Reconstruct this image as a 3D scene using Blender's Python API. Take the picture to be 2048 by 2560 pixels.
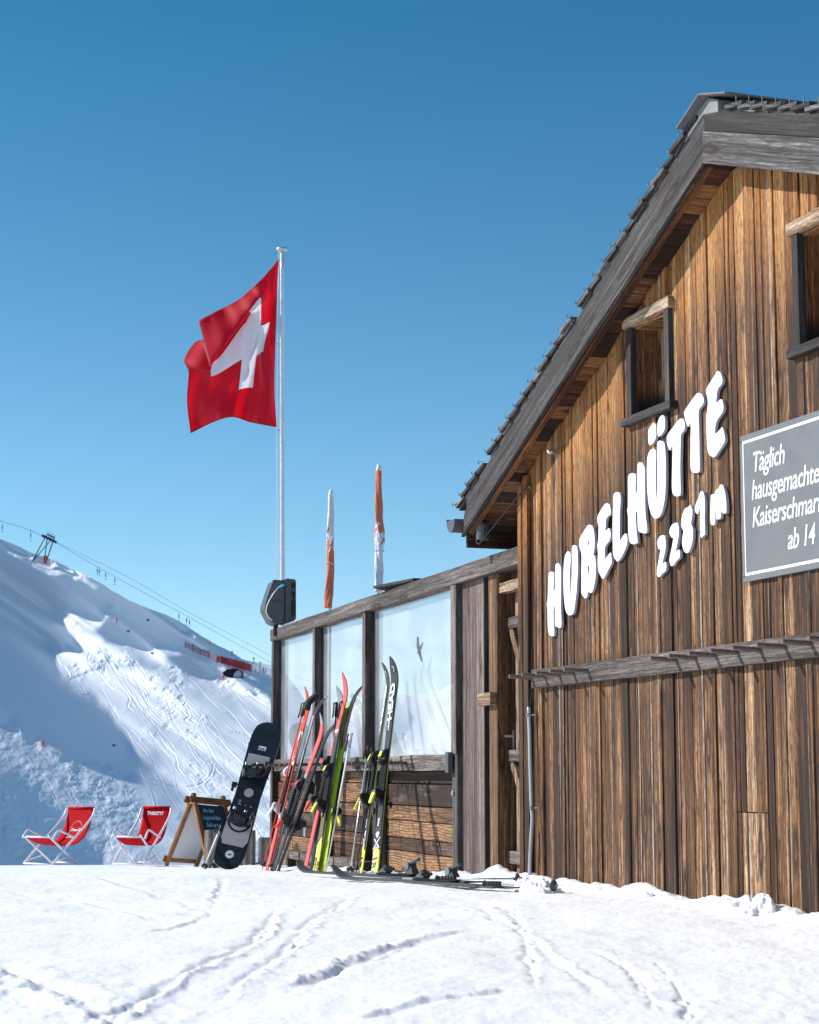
import bpy, bmesh, math, random
import numpy as np
from mathutils import Vector, Matrix, noise as mnoise
random.seed(7)
rng = np.random.default_rng(11)
for o in list(bpy.data.objects): bpy.data.objects.remove(o)
SC = bpy.context.scene
COL = SC.collection

# ------------------------------------------------------------------ camera, sky, sun, exposure
FPX = 4800.0                                   # focal length in photo pixels (2048 x 2560)
PITCH = math.atan(655/4800)
CAMZ = 0.70
cam = bpy.data.cameras.new('camera'); camo = bpy.data.objects.new('camera', cam); COL.objects.link(camo)
camo.location = (0, 0, CAMZ); camo.rotation_euler = (math.pi/2 + PITCH, 0, 0)
cam.sensor_fit = 'VERTICAL'; cam.sensor_height = 36; cam.lens = 36*FPX/2560
cam.clip_start = 0.05; cam.clip_end = 20000
cam.dof.use_dof = True; cam.dof.focus_distance = 14.5; cam.dof.aperture_fstop = 8
SC.camera = camo
SUN = Vector((-0.816, 0.175, 0.551)).normalized()       # towards the sun
EL = math.asin(SUN.z)
w = bpy.data.worlds.new('World'); SC.world = w; w.use_nodes = True
nt = w.node_tree; nt.nodes.clear()
sky = nt.nodes.new('ShaderNodeTexSky'); sky.sky_type = 'NISHITA'; sky.sun_disc = False
sky.sun_elevation = EL; sky.sun_rotation = math.atan2(SUN.x, SUN.y)
sky.altitude = 2281; sky.air_density = 1.0; sky.dust_density = 0.15; sky.ozone_density = 1.6
hs = nt.nodes.new('ShaderNodeHueSaturation'); hs.inputs['Saturation'].default_value = 1.12
tn = nt.nodes.new('ShaderNodeMix'); tn.data_type = 'RGBA'; tn.blend_type = 'MULTIPLY'; tn.inputs[0].default_value = 1.0; tcw = nt.nodes.new('ShaderNodeTexCoord'); spw = nt.nodes.new('ShaderNodeSeparateXYZ'); rw = nt.nodes.new('ShaderNodeValToRGB')     # clear high-altitude air: deep teal blue overhead, milky at the horizon
nt.links.new(tcw.outputs['Generated'], spw.inputs[0]); nt.links.new(spw.outputs[2], rw.inputs[0]); nt.links.new(rw.outputs[0], tn.inputs[7])
for e_, (p_, c_) in zip([rw.color_ramp.elements[0], rw.color_ramp.elements[1], rw.color_ramp.elements.new(.16), rw.color_ramp.elements.new(.30)], ((0.0, (.84, .86, .88)), (1.0, (.24, .66, .72)), (.16, (.64, .86, .84)), (.38, (.25, .68, .71)))): e_.position = p_; e_.color = (*c_, 1)
bg = nt.nodes.new('ShaderNodeBackground'); bg.inputs['Strength'].default_value = 0.15
out = nt.nodes.new('ShaderNodeOutputWorld')
nt.links.new(sky.outputs[0], hs.inputs['Color']); nt.links.new(hs.outputs[0], tn.inputs[6]); nt.links.new(tn.outputs[2], bg.inputs[0]); nt.links.new(bg.outputs[0], out.inputs[0])
sl = bpy.data.lights.new('sun', 'SUN'); sl.energy = 4.9; sl.angle = math.radians(0.5); sl.color = (1.0, 0.96, 0.90)
so = bpy.data.objects.new('sun', sl); COL.objects.link(so)
so.rotation_euler = SUN.to_track_quat('Z', 'Y').to_euler(); so.location = (-20, 5, 20)
SC.view_settings.view_transform = 'Standard'; SC.view_settings.look = 'None'
SC.view_settings.exposure = 0.2; SC.view_settings.gamma = 1.0
SC.render.engine = 'CYCLES'
SC.cycles.max_bounces = 8; SC.cycles.transparent_max_bounces = 12

# ------------------------------------------------------------------ pixel <-> world
Fv = Vector((0, math.cos(PITCH), math.sin(PITCH))); Uv = Vector((0, -math.sin(PITCH), math.cos(PITCH))); Rv = Vector((1, 0, 0))
CAM = Vector((0, 0, CAMZ))
def ray(x, y): return Fv + Rv*((x-1024)/FPX) + Uv*((1280-y)/FPX)
def at(x, y, Y):
    d = ray(x, y); return CAM + d*(Y/d.y)
def plane(x, y, K, n):
    d = ray(x, y); return CAM + d*(((K-CAM).dot(n))/d.dot(n))
def gz(y):                                      # level of the terrace snow
    return -0.04*max(0.0, y-13.0)
def onground(x, y):
    Y = 12.0
    for _ in range(30):
        p = at(x, y, Y); d = ray(x, y)
        Y = Y*0.5 + 0.5*((gz(Y)-CAMZ)/(d.z/d.y))
    return at(x, y, Y)
AH = math.atan((1024+635)/FPX*math.cos(PITCH))
KH = at(1314, 2185, 13.0); KH.z = 0
SH = Vector((math.sin(AH), -math.cos(AH), 0)); NH = Vector((-math.cos(AH), -math.sin(AH), 0))
def H(s, n, z): return KH + SH*s + NH*n + Vector((0, 0, z))     # hut frame
def W(x, y, O=0.0):
    p = plane(x, y, KH+NH*O, NH); return ((p-KH).dot(SH), p.z)
BF = math.atan((1024+390)/FPX*math.cos(PITCH))
SF = Vector((math.sin(BF), -math.cos(BF), 0)); NF = Vector((-math.cos(BF), -math.sin(BF), 0))
KF = KH.copy()
def Fp(s, n, z): return KF + SF*s + NF*n + Vector((0, 0, z))    # fence frame
def FW(x, y, O=0.0):
    p = plane(x, y, KF+NF*O, NF); return ((p-KF).dot(SF), p.z)

# ------------------------------------------------------------------ things, parts
ORG = {}
def tag(o, label=None, cat=None, group=None, kind=None):
    if label: o['label'] = label
    if cat: o['category'] = cat
    if group: o['group'] = group
    if kind: o['kind'] = kind
    return o
def thing(name, label, cat, loc=(0, 0, 0), group=None, mat=None):
    o = bpy.data.objects.new(name, None); o.empty_display_size = 0.2; COL.objects.link(o)
    if mat is not None: o.matrix_world = mat; ORG[o.name] = Vector((0, 0, 0))
    else: o.location = loc; ORG[o.name] = Vector(loc)
    return tag(o, label, cat, group)
def frame(origin, ydir, zhint):
    y = Vector(ydir).normalized(); z = Vector(zhint); z = (z - y*z.dot(y)).normalized(); x = y.cross(z)
    m = Matrix((x, y, z)).transposed().to_4x4(); m.translation = Vector(origin); return m
class MB:
    def __init__(s): s.v = []; s.f = []; s.uv = []; s.rn = []; s.mi = []; s.d = []
    def face(s, pts, uvs=None, rnd=0.0, mi=0, ds=None):
        b = len(s.v); s.v += [tuple(p) for p in pts]; s.f.append(tuple(range(b, b+len(pts))))
        s.uv.append(uvs or [(0, 0)]*len(pts)); s.rn.append(rnd); s.mi.append(mi); s.d += list(ds) if ds else [9.0]*len(pts)
    def hexa(s, c, fn=None, grain=2, rnd=None, mi=0, dfn=None):
        """c: 8 local corners (bottom 0-3 ccw, top 4-7); fn maps local->world; grain: local axis of the grain"""
        if rnd is None: rnd = random.random()
        fn = fn or (lambda a, b, c_: Vector((a, b, c_)))
        b = len(s.v)
        s.v += [tuple(fn(*p)) for p in c]; s.d += [dfn(*p) if dfn else 9.0 for p in c]
        for q in ((0, 3, 2, 1), (4, 5, 6, 7), (0, 1, 5, 4), (1, 2, 6, 5), (2, 3, 7, 6), (3, 0, 4, 7)):
            s.f.append(tuple(b+i for i in q)); P = [c[i] for i in q]
            ext = [max(p[k] for p in P)-min(p[k] for p in P) for k in range(3)]
            flat = ext.index(min(ext)); ax = [k for k in range(3) if k != flat]
            if grain in ax: g = grain; o = [k for k in ax if k != grain][0]
            else: g, o = ax
            s.uv.append([(p[o]+flat*.37, p[g]) for p in P]); s.rn.append(rnd); s.mi.append(mi)
    def box(s, x0, x1, y0, y1, z0, z1, fn=None, grain=2, rnd=None, mi=0, dfn=None):
        s.hexa([(x0, y0, z0), (x1, y0, z0), (x1, y1, z0), (x0, y1, z0), (x0, y0, z1), (x1, y0, z1), (x1, y1, z1), (x0, y1, z1)], fn, grain, rnd, mi, dfn)
    def grid(s, P, closed_u=False, mi=0, uvs=None, rnd=0, mfn=None, cap=False):
        """P[i][j] points"""
        b = len(s.v); n = len(P); m = len(P[0])
        for r in P: s.v += [tuple(p) for p in r]; s.d += [9.0]*m
        for i in range(n-1):
            for j in range(m if closed_u else m-1):
                j2 = (j+1) % m
                s.f.append((b+i*m+j, b+i*m+j2, b+(i+1)*m+j2, b+(i+1)*m+j))
                if uvs: s.uv.append([uvs(i, j), uvs(i, j+1), uvs(i+1, j+1), uvs(i+1, j)])
                else: s.uv.append([(j/m, i*.1), ((j+1)/m, i*.1), ((j+1)/m, i*.1+.1), (j/m, i*.1+.1)])
                s.rn.append(rnd); s.mi.append(mfn(i, j) if mfn else mi)
        if cap:
            for r in (0, n-1):
                q = [b+r*m+j for j in range(m)]
                s.f.append(tuple(q if r else q[::-1])); s.uv.append([(P[r][j][0]*1.0, P[r][j][1]*1.0) for j in (range(m) if r else range(m-1, -1, -1))]); s.rn.append(rnd); s.mi.append(mfn(max(0, r-1), 0) if mfn else mi)
    def tube(s, pts, r, seg=8, mi=0, rnd=None, cap=True):
        pts = [Vector(p) for p in pts]; rs = r if isinstance(r, (list, tuple)) else [r]*len(pts)
        rnd = random.random() if rnd is None else rnd
        rings = []; up = Vector((0.13, 0.21, 1))
        ln = 0; L = []
        for i, p in enumerate(pts):
            t = ((pts[min(i+1, len(pts)-1)]-pts[max(i-1, 0)])).normalized()
            if abs(t.dot(up.normalized())) > .95: up = Vector((1, .2, .1))
            a = t.cross(up).normalized(); c = t.cross(a).normalized(); up = -c
            rings.append([p+(a*math.cos(k*2*math.pi/seg)+c*math.sin(k*2*math.pi/seg))*rs[i] for k in range(seg)])
            if i: ln += (p-pts[i-1]).length
            L.append(ln)
        s.grid(rings, True, mi, uvs=lambda i, j: (j/seg*rs[0]*6, L[min(i, len(L)-1)]), rnd=rnd, cap=cap)
    def lathe(s, prof, org, axis=(0, 0, 1), seg=16, mi=0, mfn=None):
        ax = Vector(axis).normalized(); a = ax.orthogonal().normalized(); c = ax.cross(a)
        s.grid([[Vector(org)+ax*h+(a*math.cos(k*2*math.pi/seg)+c*math.sin(k*2*math.pi/seg))*max(r, 1e-4) for k in range(seg)] for r, h in prof], True, mi, mfn=mfn, cap=True)
    def prism(s, poly, d0, d1, fn, mi=0, side=None, rnd=0.5):
        """poly [(a,b)] extruded from d0 to d1: fn(a, d, b)"""
        me = bpy.data.curves.new('t', 'CURVE'); me.dimensions = '2D'; me.fill_mode = 'FRONT'
        sp = me.splines.new('POLY'); sp.points.add(len(poly)-1)
        for i, p in enumerate(poly): sp.points[i].co = (p[0], p[1], 0, 1)
        sp.use_cyclic_u = True
        to = bpy.data.objects.new('t', me); m = to.to_mesh()
        vs = [v.co.copy() for v in m.vertices]; fs = [tuple(p.vertices) for p in m.polygons]
        to.to_mesh_clear(); bpy.data.objects.remove(to); bpy.data.curves.remove(me)
        b = len(s.v)
        s.v += [tuple(fn(v.x, d1, v.y)) for v in vs]; s.d += [9.]*len(vs)
        for f in fs: s.f.append(tuple(b+i for i in f)); s.uv.append([(vs[i].x, vs[i].y) for i in f]); s.rn.append(rnd); s.mi.append(mi)
        b2 = len(s.v)
        s.v += [tuple(fn(v.x, d0, v.y)) for v in vs]; s.d += [9.]*len(vs)
        for f in fs: s.f.append(tuple(b2+i for i in reversed(f))); s.uv.append([(vs[i].x, vs[i].y) for i in reversed(f)]); s.rn.append(rnd); s.mi.append(mi)
        n = len(poly)
        for i in range(n):
            p, q = poly[i], poly[(i+1) % n]
            s.face([fn(p[0], d0, p[1]), fn(q[0], d0, q[1]), fn(q[0], d1, q[1]), fn(p[0], d1, p[1])], [(p[0], p[1]), (q[0], q[1]), (q[0]+.02, q[1]+.02), (p[0]+.02, p[1]+.02)], rnd, side if side is not None else mi)
    def build(s, name, mats, parent=None, smooth=False, bevel=0, recalc=True, sub=0):
        off = ORG.get(parent.name, Vector((0, 0, 0))) if parent is not None else Vector((0, 0, 0))
        me = bpy.data.meshes.new(name)
        me.from_pydata([(p[0]-off.x, p[1]-off.y, p[2]-off.z) for p in s.v], [], s.f)
        for m in (mats if isinstance(mats, (list, tuple)) else [mats]): me.materials.append(m)
        uvl = me.uv_layers.new(name='UVMap'); flat = [c for f in s.uv for p in f for c in p]
        uvl.data.foreach_set('uv', flat)
        a = me.attributes.new('rnd', 'FLOAT', 'FACE'); a.data.foreach_set('value', s.rn)
        a = me.attributes.new('dtop', 'FLOAT', 'POINT'); a.data.foreach_set('value', s.d)
        me.polygons.foreach_set('material_index', s.mi)
        if smooth: me.polygons.foreach_set('use_smooth', [True]*len(s.f))
        me.validate(); me.update()
        if recalc:
            bm = bmesh.new(); bm.from_mesh(me); bmesh.ops.remove_doubles(bm, verts=bm.verts, dist=1e-5) if smooth else None
            bmesh.ops.recalc_face_normals(bm, faces=bm.faces); bm.to_mesh(me); bm.free()
        o = bpy.data.objects.new(name, me); COL.objects.link(o)
        if parent is not None: o.parent = parent; ORG[o.name] = off
        if bevel:
            md = o.modifiers.new('bevel', 'BEVEL'); md.width = bevel; md.segments = 1; md.limit_method = 'ANGLE'; md.angle_limit = math.radians(50)
        if sub:
            md = o.modifiers.new('sub', 'SUBSURF'); md.levels = sub; md.render_levels = sub
        return o
def copy_tree(root, matrix=None, loc=None, label=None, group=None):
    def cp(o, par):
        c = o.copy(); COL.objects.link(c); c.parent = par
        for ch in list(o.children): cp(ch, c)
        return c
    r = cp(root, None)
    if matrix is not None: r.matrix_world = matrix
    if loc is not None: r.location = loc
    if label: r['label'] = label
    if group: r['group'] = group
    ORG[r.name] = Vector((0, 0, 0))
    return r
def text_mesh(txt, size, fn, shear=0.0, ext=0.0015, bold=0.0, align='LEFT', space=1.0, sx=1.0):
    cu = bpy.data.curves.new('t', 'FONT'); cu.body = txt; cu.size = size; cu.shear = shear; cu.offset = bold
    cu.extrude = ext; cu.align_x = align; cu.space_character = space; cu.resolution_u = 3
    to = bpy.data.objects.new('t', cu); COL.objects.link(to)
    dg = bpy.context.evaluated_depsgraph_get(); m = to.evaluated_get(dg).to_mesh()
    vs = [v.co.copy() for v in m.vertices]; fs = [tuple(p.vertices) for p in m.polygons]
    to.evaluated_get(dg).to_mesh_clear(); bpy.data.objects.remove(to); bpy.data.curves.remove(cu)
    mb = MB(); mb.v = [tuple(fn(v.x*sx, v.z, v.y)) for v in vs]; mb.f = fs; mb.uv = [[(0, 0)]*len(f) for f in fs]; mb.rn = [0.5]*len(fs); mb.mi = [0]*len(fs); mb.d = [9.]*len(vs)
    return mb

# ------------------------------------------------------------------ materials
class NT:
    def __init__(s, name):
        s.m = bpy.data.materials.new(name); s.m.use_nodes = True; s.t = s.m.node_tree; s.t.nodes.clear()
        s.out = s.t.nodes.new('ShaderNodeOutputMaterial')
    def n(s, ty, inp=None, **kw):
        nd = s.t.nodes.new(ty)
        for k, v in kw.items(): setattr(nd, k, v)
        for k, v in (inp or {}).items():
            if isinstance(v, bpy.types.NodeSocket): s.t.links.new(v, nd.inputs[k])
            else: nd.inputs[k].default_value = v
        return nd
    def math(s, op, a, b=0.0, c=0.0, clamp=False):
        return s.n('ShaderNodeMath', {0: a, 1: b, 2: c}, operation=op, use_clamp=clamp).outputs[0]
    def mr(s, v, a, b, c=0.0, d=1.0, smooth=True):
        return s.n('ShaderNodeMapRange', {'Value': v, 'From Min': a, 'From Max': b, 'To Min': c, 'To Max': d}, interpolation_type='SMOOTHSTEP' if smooth else 'LINEAR').outputs[0]
    def mix(s, f, a, b, mode='MIX'):
        nd = s.n('ShaderNodeMix', data_type='RGBA', blend_type=mode, clamp_factor=True)
        for k, v in ((0, f), (6, a), (7, b)):
            if isinstance(v, bpy.types.NodeSocket): s.t.links.new(v, nd.inputs[k])
            else: nd.inputs[k].default_value = (v if k == 0 else (*v, 1) if len(v) == 3 else v)
        return nd.outputs[2]
    def ramp(s, f, stops, interp='LINEAR'):
        nd = s.n('ShaderNodeValToRGB', {0: f}); cr = nd.color_ramp; cr.interpolation = interp
        while len(cr.elements) < len(stops): cr.elements.new(0.5)
        for e, (p, c) in zip(cr.elements, stops): e.position = p; e.color = (*c, 1)
        return nd.outputs[0]
    def noise(s, vec, scale=1.0, detail=4, rough=0.55, dist=0.0):
        return s.n('ShaderNodeTexNoise', {'Vector': vec, 'Scale': scale, 'Detail': detail, 'Roughness': rough, 'Distortion': dist}).outputs[0]
    def vec(s, x, y, z=0.0): return s.n('ShaderNodeCombineXYZ', {0: x, 1: y, 2: z}).outputs[0]
    def bsdf(s, col, rough=0.6, metal=0.0, spec=0.5, bump=None, bstr=0.3, bdist=0.01, **kw):
        inp = {'Base Color': col if isinstance(col, bpy.types.NodeSocket) else (*col, 1), 'Roughness': rough, 'Metallic': metal, 'Specular IOR Level': spec}
        inp.update(kw)
        b = s.n('ShaderNodeBsdfPrincipled', inp)
        if bump is not None:
            bn = s.n('ShaderNodeBump', {'Height': bump, 'Strength': bstr, 'Distance': bdist}); s.t.links.new(bn.outputs[0], b.inputs['Normal'])
        s.t.links.new(b.outputs[0], s.out.inputs[0]); return b
def plain(name, col, rough=0.5, metal=0.0, spec=0.5, var=0.12, scale=30.0, bump=0.05, coat=0.0):
    t = NT(name); tc = t.n('ShaderNodeTexCoord').outputs['Object']
    n1 = t.noise(tc, scale, 5); n2 = t.noise(tc, scale*.13, 3)
    f = t.math('ADD', t.math('MULTIPLY', n1, .5), t.math('MULTIPLY', n2, .5))
    lo = tuple(max(0, c*(1-var)) for c in col); hi = tuple(min(1, c*(1+var)) for c in col)
    c = t.ramp(f, [(0.3, lo), (0.7, hi)])
    r = t.mr(n1, .3, .7, max(.05, rough-.08), min(1, rough+.08))
    t.bsdf(c, r, metal, spec, bump=n1, bstr=bump, bdist=.002, **{'Coat Weight': coat})
    return t.m
def wood(name, stops, fresh=None, su=1.0, sv=1.0, knots=True, grey=0.35, dark=0.5, bstr=0.5, contour=0.0, vary=0.22, rough=0.75, streak=None, fine=1.0, mott=.6, knotc=(0.30, 0.11, 0.045)):
    """weathered timber: UV = metres across / along the grain, rnd = one value per board"""
    t = NT(name); uv = t.n('ShaderNodeUVMap', uv_map='UVMap').outputs[0]
    sp = t.n('ShaderNodeSeparateXYZ', {0: uv}); U, V = sp.outputs[0], sp.outputs[1]
    R = t.n('ShaderNodeAttribute', attribute_name='rnd').outputs['Fac']
    D = t.n('ShaderNodeAttribute', attribute_name='dtop').outputs['Fac']
    def co(a, b, k, seed=0.0):
        return t.vec(t.math('ADD', t.math('MULTIPLY', U, a*su), t.math('MULTIPLY', R, 37.0+seed)), t.math('ADD', t.math('MULTIPLY', V, b*sv), t.math('MULTIPLY', R, 91.0)), t.math('MULTIPLY', R, k))
    wob = t.noise(co(6, 1.6, 3), 1, 2)
    # knots bend the grain
    vo = t.n('ShaderNodeTexVoronoi', {'Vector': co(7, 1.5, 11, 5), 'Scale': 1.0, 'Randomness': 1.0}, feature='F1', voronoi_dimensions='2D')
    kd = vo.outputs['Distance']
    bend = t.math('MULTIPLY', t.mr(kd, .0, .35, 1, 0), .5)
    Ub = t.math('ADD', t.math('ADD', t.math('MULTIPLY', U, 55.0*su*fine), t.math('MULTIPLY', wob, 2.4)), t.math('ADD', bend, t.math('MULTIPLY', R, 50.0)))
    Vb = t.math('MULTIPLY', V, .9*sv)
    s1 = t.noise(t.vec(Ub, Vb, R), 1, 8, .72)
    s2 = t.noise(co(14, .55, 5, 3), 1, 4, .6)
    s3 = t.noise(co(240, 7, 5, 9), 1, 3, .7)
    f = t.math('ADD', t.math('MULTIPLY', s1, .62), t.math('MULTIPLY', s2, .38))
    f = t.math('ADD', f, t.math('MULTIPLY', t.math('SUBTRACT', R, .5), vary))
    col = t.ramp(t.mr(f, .38, .63, 0, 1, False), stops)
    if contour > 0:
        w_ = t.n('ShaderNodeTexWave', {'Vector': t.vec(t.math('MULTIPLY', U, 1.0*su), t.math('MULTIPLY', V, .22*sv), R), 'Scale': 17.0, 'Distortion': 9.0, 'Detail': 2.5, 'Detail Scale': 0.35, 'Detail Roughness': .45}).outputs['Fac']
        col = t.mix(t.math('MULTIPLY', t.mr(w_, .25, .75, 1, 0), contour), col, (stops[0][1][0]*.8, stops[0][1][1]*.7, stops[0][1][2]*.7))
    if fresh:
        fr = t.ramp(t.mr(f, .34, .66, 0, 1, False), fresh)
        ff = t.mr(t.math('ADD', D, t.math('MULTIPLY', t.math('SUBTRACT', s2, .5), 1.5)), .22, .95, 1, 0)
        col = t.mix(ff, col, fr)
    # silver-grey weathering, black mould and pale worn strips
    g = t.noise(co(9, .9, 17, 1), 1, 5, .65)
    col = t.mix(t.mr(g, .55, .78, 0, grey), col, (0.30, 0.265, 0.245))
    d = t.noise(co(24, 3.6, 23, 2), 1, 6, .72)
    dk = t.mr(d, .52, .72, 0, dark)
    if fresh: dk = t.math('MULTIPLY', dk, t.mr(D, .1, .9, .12, 1))
    col = t.mix(dk, col, (0.022, 0.017, 0.015))
    if streak:
        st = t.noise(co(30, .16, 29, 7), 1, 2, .5)
        col = t.mix(t.mr(st, .63, .71, 0, streak), col, (0.55, 0.47, 0.41))
    if knots:
        kb = t.n('ShaderNodeTexVoronoi', {'Vector': co(7, 1.5, 11, 5), 'Scale': 1.0, 'Randomness': 1.0}, feature='F1', voronoi_dimensions='2D').outputs['Color']
        sel = t.mr(t.n('ShaderNodeSeparateColor', {0: kb}).outputs[0], .68, .70, 0, 1)
        col = t.mix(t.math('MULTIPLY', t.mr(kd, .12, .27, .88, 0), sel), col, (0.03, 0.018, 0.012))
        col = t.mix(t.math('MULTIPLY', t.mr(kd, .05, .11, .75, 0), sel), col, knotc)
    mo = t.noise(co(80, 20, 31, 4), 1, 7, .76)
    ck = t.noise(co(130, 1.5, 41, 6), 1, 3, .5, .4)
    ckm = t.math('MULTIPLY', t.mr(t.math('ABSOLUTE', t.math('SUBTRACT', ck, .5)), .0, .030, 1, 0), t.mr(t.noise(co(12, 1.1, 3, 2), 1, 3), .38, .5, 0, 1))
    bl = t.noise(co(34, 4.5, 47, 8), 1, 6, .70)
    col = t.mix(t.mr(bl, .53, .60, 0, .62*mott), col, (0.026, 0.019, 0.016)) if not fresh else t.mix(t.math('MULTIPLY', t.mr(bl, .54, .61, 0, .75), t.mr(D, .15, 1.1, .1, 1)), col, (0.026, 0.019, 0.016))
    col = t.mix(t.math('MULTIPLY', ckm, .8), col, (0.010, 0.007, 0.006))
    hi = t.mix(t.mr(mo, .50, .68, 0, .42*mott), col, (1.9, 1.8, 1.7), 'MULTIPLY')
    col = t.mix(t.mr(mo, .34, .50, .75*mott, 0), hi, (0.022, 0.015, 0.012))
    col = t.mix(t.mr(s3, .38, .58, .5, 0), col, (0.02, 0.014, 0.011))
    bh = t.math('ADD', t.math('MULTIPLY', s1, .7), t.math('MULTIPLY', s3, .35))
    t.bsdf(col, rough, 0, .25, bump=bh, bstr=bstr, bdist=.006)
    return t.m
M = {}
M['wall'] = wood('weathered larch cladding', [(0, (.014, .009, .007)), (.25, (.050, .024, .012)), (.48, (.150, .066, .027)), (.66, (.27, .118, .042)), (.82, (.42, .22, .095)), (1, (.72, .52, .34))],
    fresh=[(0, (.14, .045, .012)), (.3, (.33, .125, .032)), (.6, (.54, .25, .075)), (1, (.74, .46, .21))], grey=.04, dark=.75, streak=.75, vary=.12, bstr=.9, fine=2.5, mott=1.0)
M['grey'] = wood('silver grey timber', [(0, (.018, .017, .018)), (.35, (.075, .070, .070)), (.7, (.16, .152, .150)), (1, (.38, .36, .34))], knotc=(.09, .06, .045), grey=.05, dark=.45, bstr=1.0, contour=.35, vary=.15)
M['dgrey'] = wood('dark grey timber', [(0, (.022, .021, .023)), (.5, (.06, .056, .057)), (1, (.15, .14, .135))], grey=.15, dark=.5, bstr=.9, vary=.15, knotc=(.08, .05, .04))
M['beam'] = wood('brown grey timber', [(0, (.045, .036, .033)), (.4, (.14, .115, .105)), (.7, (.24, .20, .185)), (1, (.38, .33, .30))], grey=.3, dark=.5, bstr=.9, contour=.25, vary=.15, knotc=(.12, .07, .05))
M['pink'] = wood('faded pink grey boards', [(0, (.05, .035, .03)), (.35, (.13, .095, .085)), (.65, (.21, .155, .14)), (1, (.32, .24, .21))], grey=.3, dark=.4, bstr=.5, vary=.2)
M['orange'] = wood('orange brown boards', [(0, (.03, .016, .010)), (.35, (.12, .058, .028)), (.7, (.28, .14, .06)), (1, (.52, .34, .2))], grey=.35, dark=.55, bstr=.6, vary=.25, contour=.3)
M['plank'] = wood('knotty larch planks', [(0, (.03, .014, .009)), (.35, (.10, .045, .024)), (.65, (.22, .105, .05)), (1, (.46, .25, .12))], grey=.55, dark=.8, bstr=.6, contour=.55, vary=.4, su=.8, sv=1.3)
M['soffit'] = wood('red brown soffit boards', [(0, (.022, .009, .005)), (.4, (.085, .030, .012)), (.7, (.19, .075, .026)), (1, (.32, .15, .06))], grey=.1, dark=.5, bstr=.4, vary=.4)
M['log'] = wood('sawn log bark', [(0, (.12, .095, .08)), (.5, (.34, .28, .24)), (1, (.58, .50, .43))], grey=.3, dark=.5, bstr=.8)
M['teak'] = wood('varnished orange wood', [(0, (.22, .075, .022)), (.5, (.40, .155, .04)), (1, (.52, .23, .07))], grey=.0, dark=.12, bstr=.2, knots=False, rough=.45)
M['white'] = plain('white painted board', (.82, .82, .81), .5, var=.05, scale=14, bump=.25)
M['whiteedge'] = plain('grey board edge', (.42, .41, .50), .6)
M['black'] = plain('black plastic', (.014, .014, .016), .48, spec=.3, var=.3, scale=90)
M['rubber'] = plain('dull black rubber', (.02, .02, .021), .85, spec=.08, var=.3)
M['dark'] = plain('dark grey plastic', (.06, .065, .07), .45, var=.2, scale=80, bump=.15)
M['midgrey'] = plain('mid grey plastic', (.16, .165, .17), .4)
M['silver'] = plain('brushed aluminium', (.62, .63, .65), .35, metal=.85, var=.08, scale=120)
M['steel'] = plain('galvanised steel', (.42, .45, .48), .45, metal=.5, var=.15, scale=70)
M['pole'] = plain('painted aluminium pole', (.62, .65, .69), .35, metal=.35, var=.10, scale=25)
M['redpl'] = plain('red plastic', (.70, .02, .025), .35)
M['yellow'] = plain('acid yellow plastic', (.80, .86, .05), .5, var=.06)
M['lime'] = plain('lime green lacquer', (.42, .55, .03), .6, spec=.15, var=.1, coat=0)
M['coral'] = plain('coral red lacquer', (.80, .12, .12), .6, spec=.15, var=.05, coat=0)
M['orangered'] = plain('orange red lacquer', (.85, .085, .03), .6, spec=.15, var=.05, coat=0)
M['skigrey'] = plain('slate grey lacquer', (.080, .085, .092), .75, spec=.04, var=.12, coat=0)
M['skilight'] = plain('light grey ski base', (.30, .31, .33), .6, spec=.15, var=.12)
M['olive'] = plain('dark khaki lacquer', (.16, .11, .055), .6, spec=.15, var=.2, coat=0)
M['cyan'] = plain('cyan lacquer', (.12, .58, .78), .6, spec=.15)
M['skiwhite'] = plain('white lacquer', (.80, .80, .82), .6, spec=.15, var=.03, coat=0)
M['board'] = plain('black navy board top', (.008, .014, .020), .42, var=.3, scale=20)
M['boardgrey'] = plain('warm grey print', (.42, .38, .38), .5, var=.05)
M['zinc'] = plain('dark sheet metal', (.085, .095, .105), .42, metal=.3, var=.15, scale=12)
M['zincl'] = plain('blue grey sheet metal', (.20, .215, .23), .5, metal=.1, var=.1, scale=12)
M['tile'] = plain('grey wood shingle', (.13, .13, .135), .8, var=.35, scale=35, bump=.4)
M['sign'] = plain('grey sign board', (.135, .141, .150), .5, var=.06, scale=7)
M['signw'] = plain('white sign paint', (.80, .81, .83), .5, var=.05)
M['red'] = plain('red sling fabric', (.44, .003, .007), .8, spec=.1, var=.06, scale=200, bump=.2)
M['chairw'] = plain('white steel tube', (.78, .78, .82), .35, var=.05)
M['chalk'] = plain('blackboard', (.010, .013, .018), .5, var=.3)
M['chalkl'] = plain('pale blue chalk', (.30, .52, .68), .8, var=.25, scale=150)
M['wboard'] = plain('dull white panel', (.62, .60, .60), .5, var=.04)
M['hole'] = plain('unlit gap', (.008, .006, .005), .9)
M['skin'] = plain('skin', (.45, .25, .18), .6)
M['jacket'] = plain('dark ski clothing', (.025, .035, .06), .8)
M['jacketred'] = plain('red ski jacket', (.65, .03, .03), .8)
M['jacketgrey'] = plain('grey ski clothing', (.16, .15, .18), .8)
M['liftsteel'] = plain('dark green lift steel', (.035, .06, .08), .6)
M['slopemark'] = plain('orange marker', (.75, .12, .04), .6)

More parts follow.
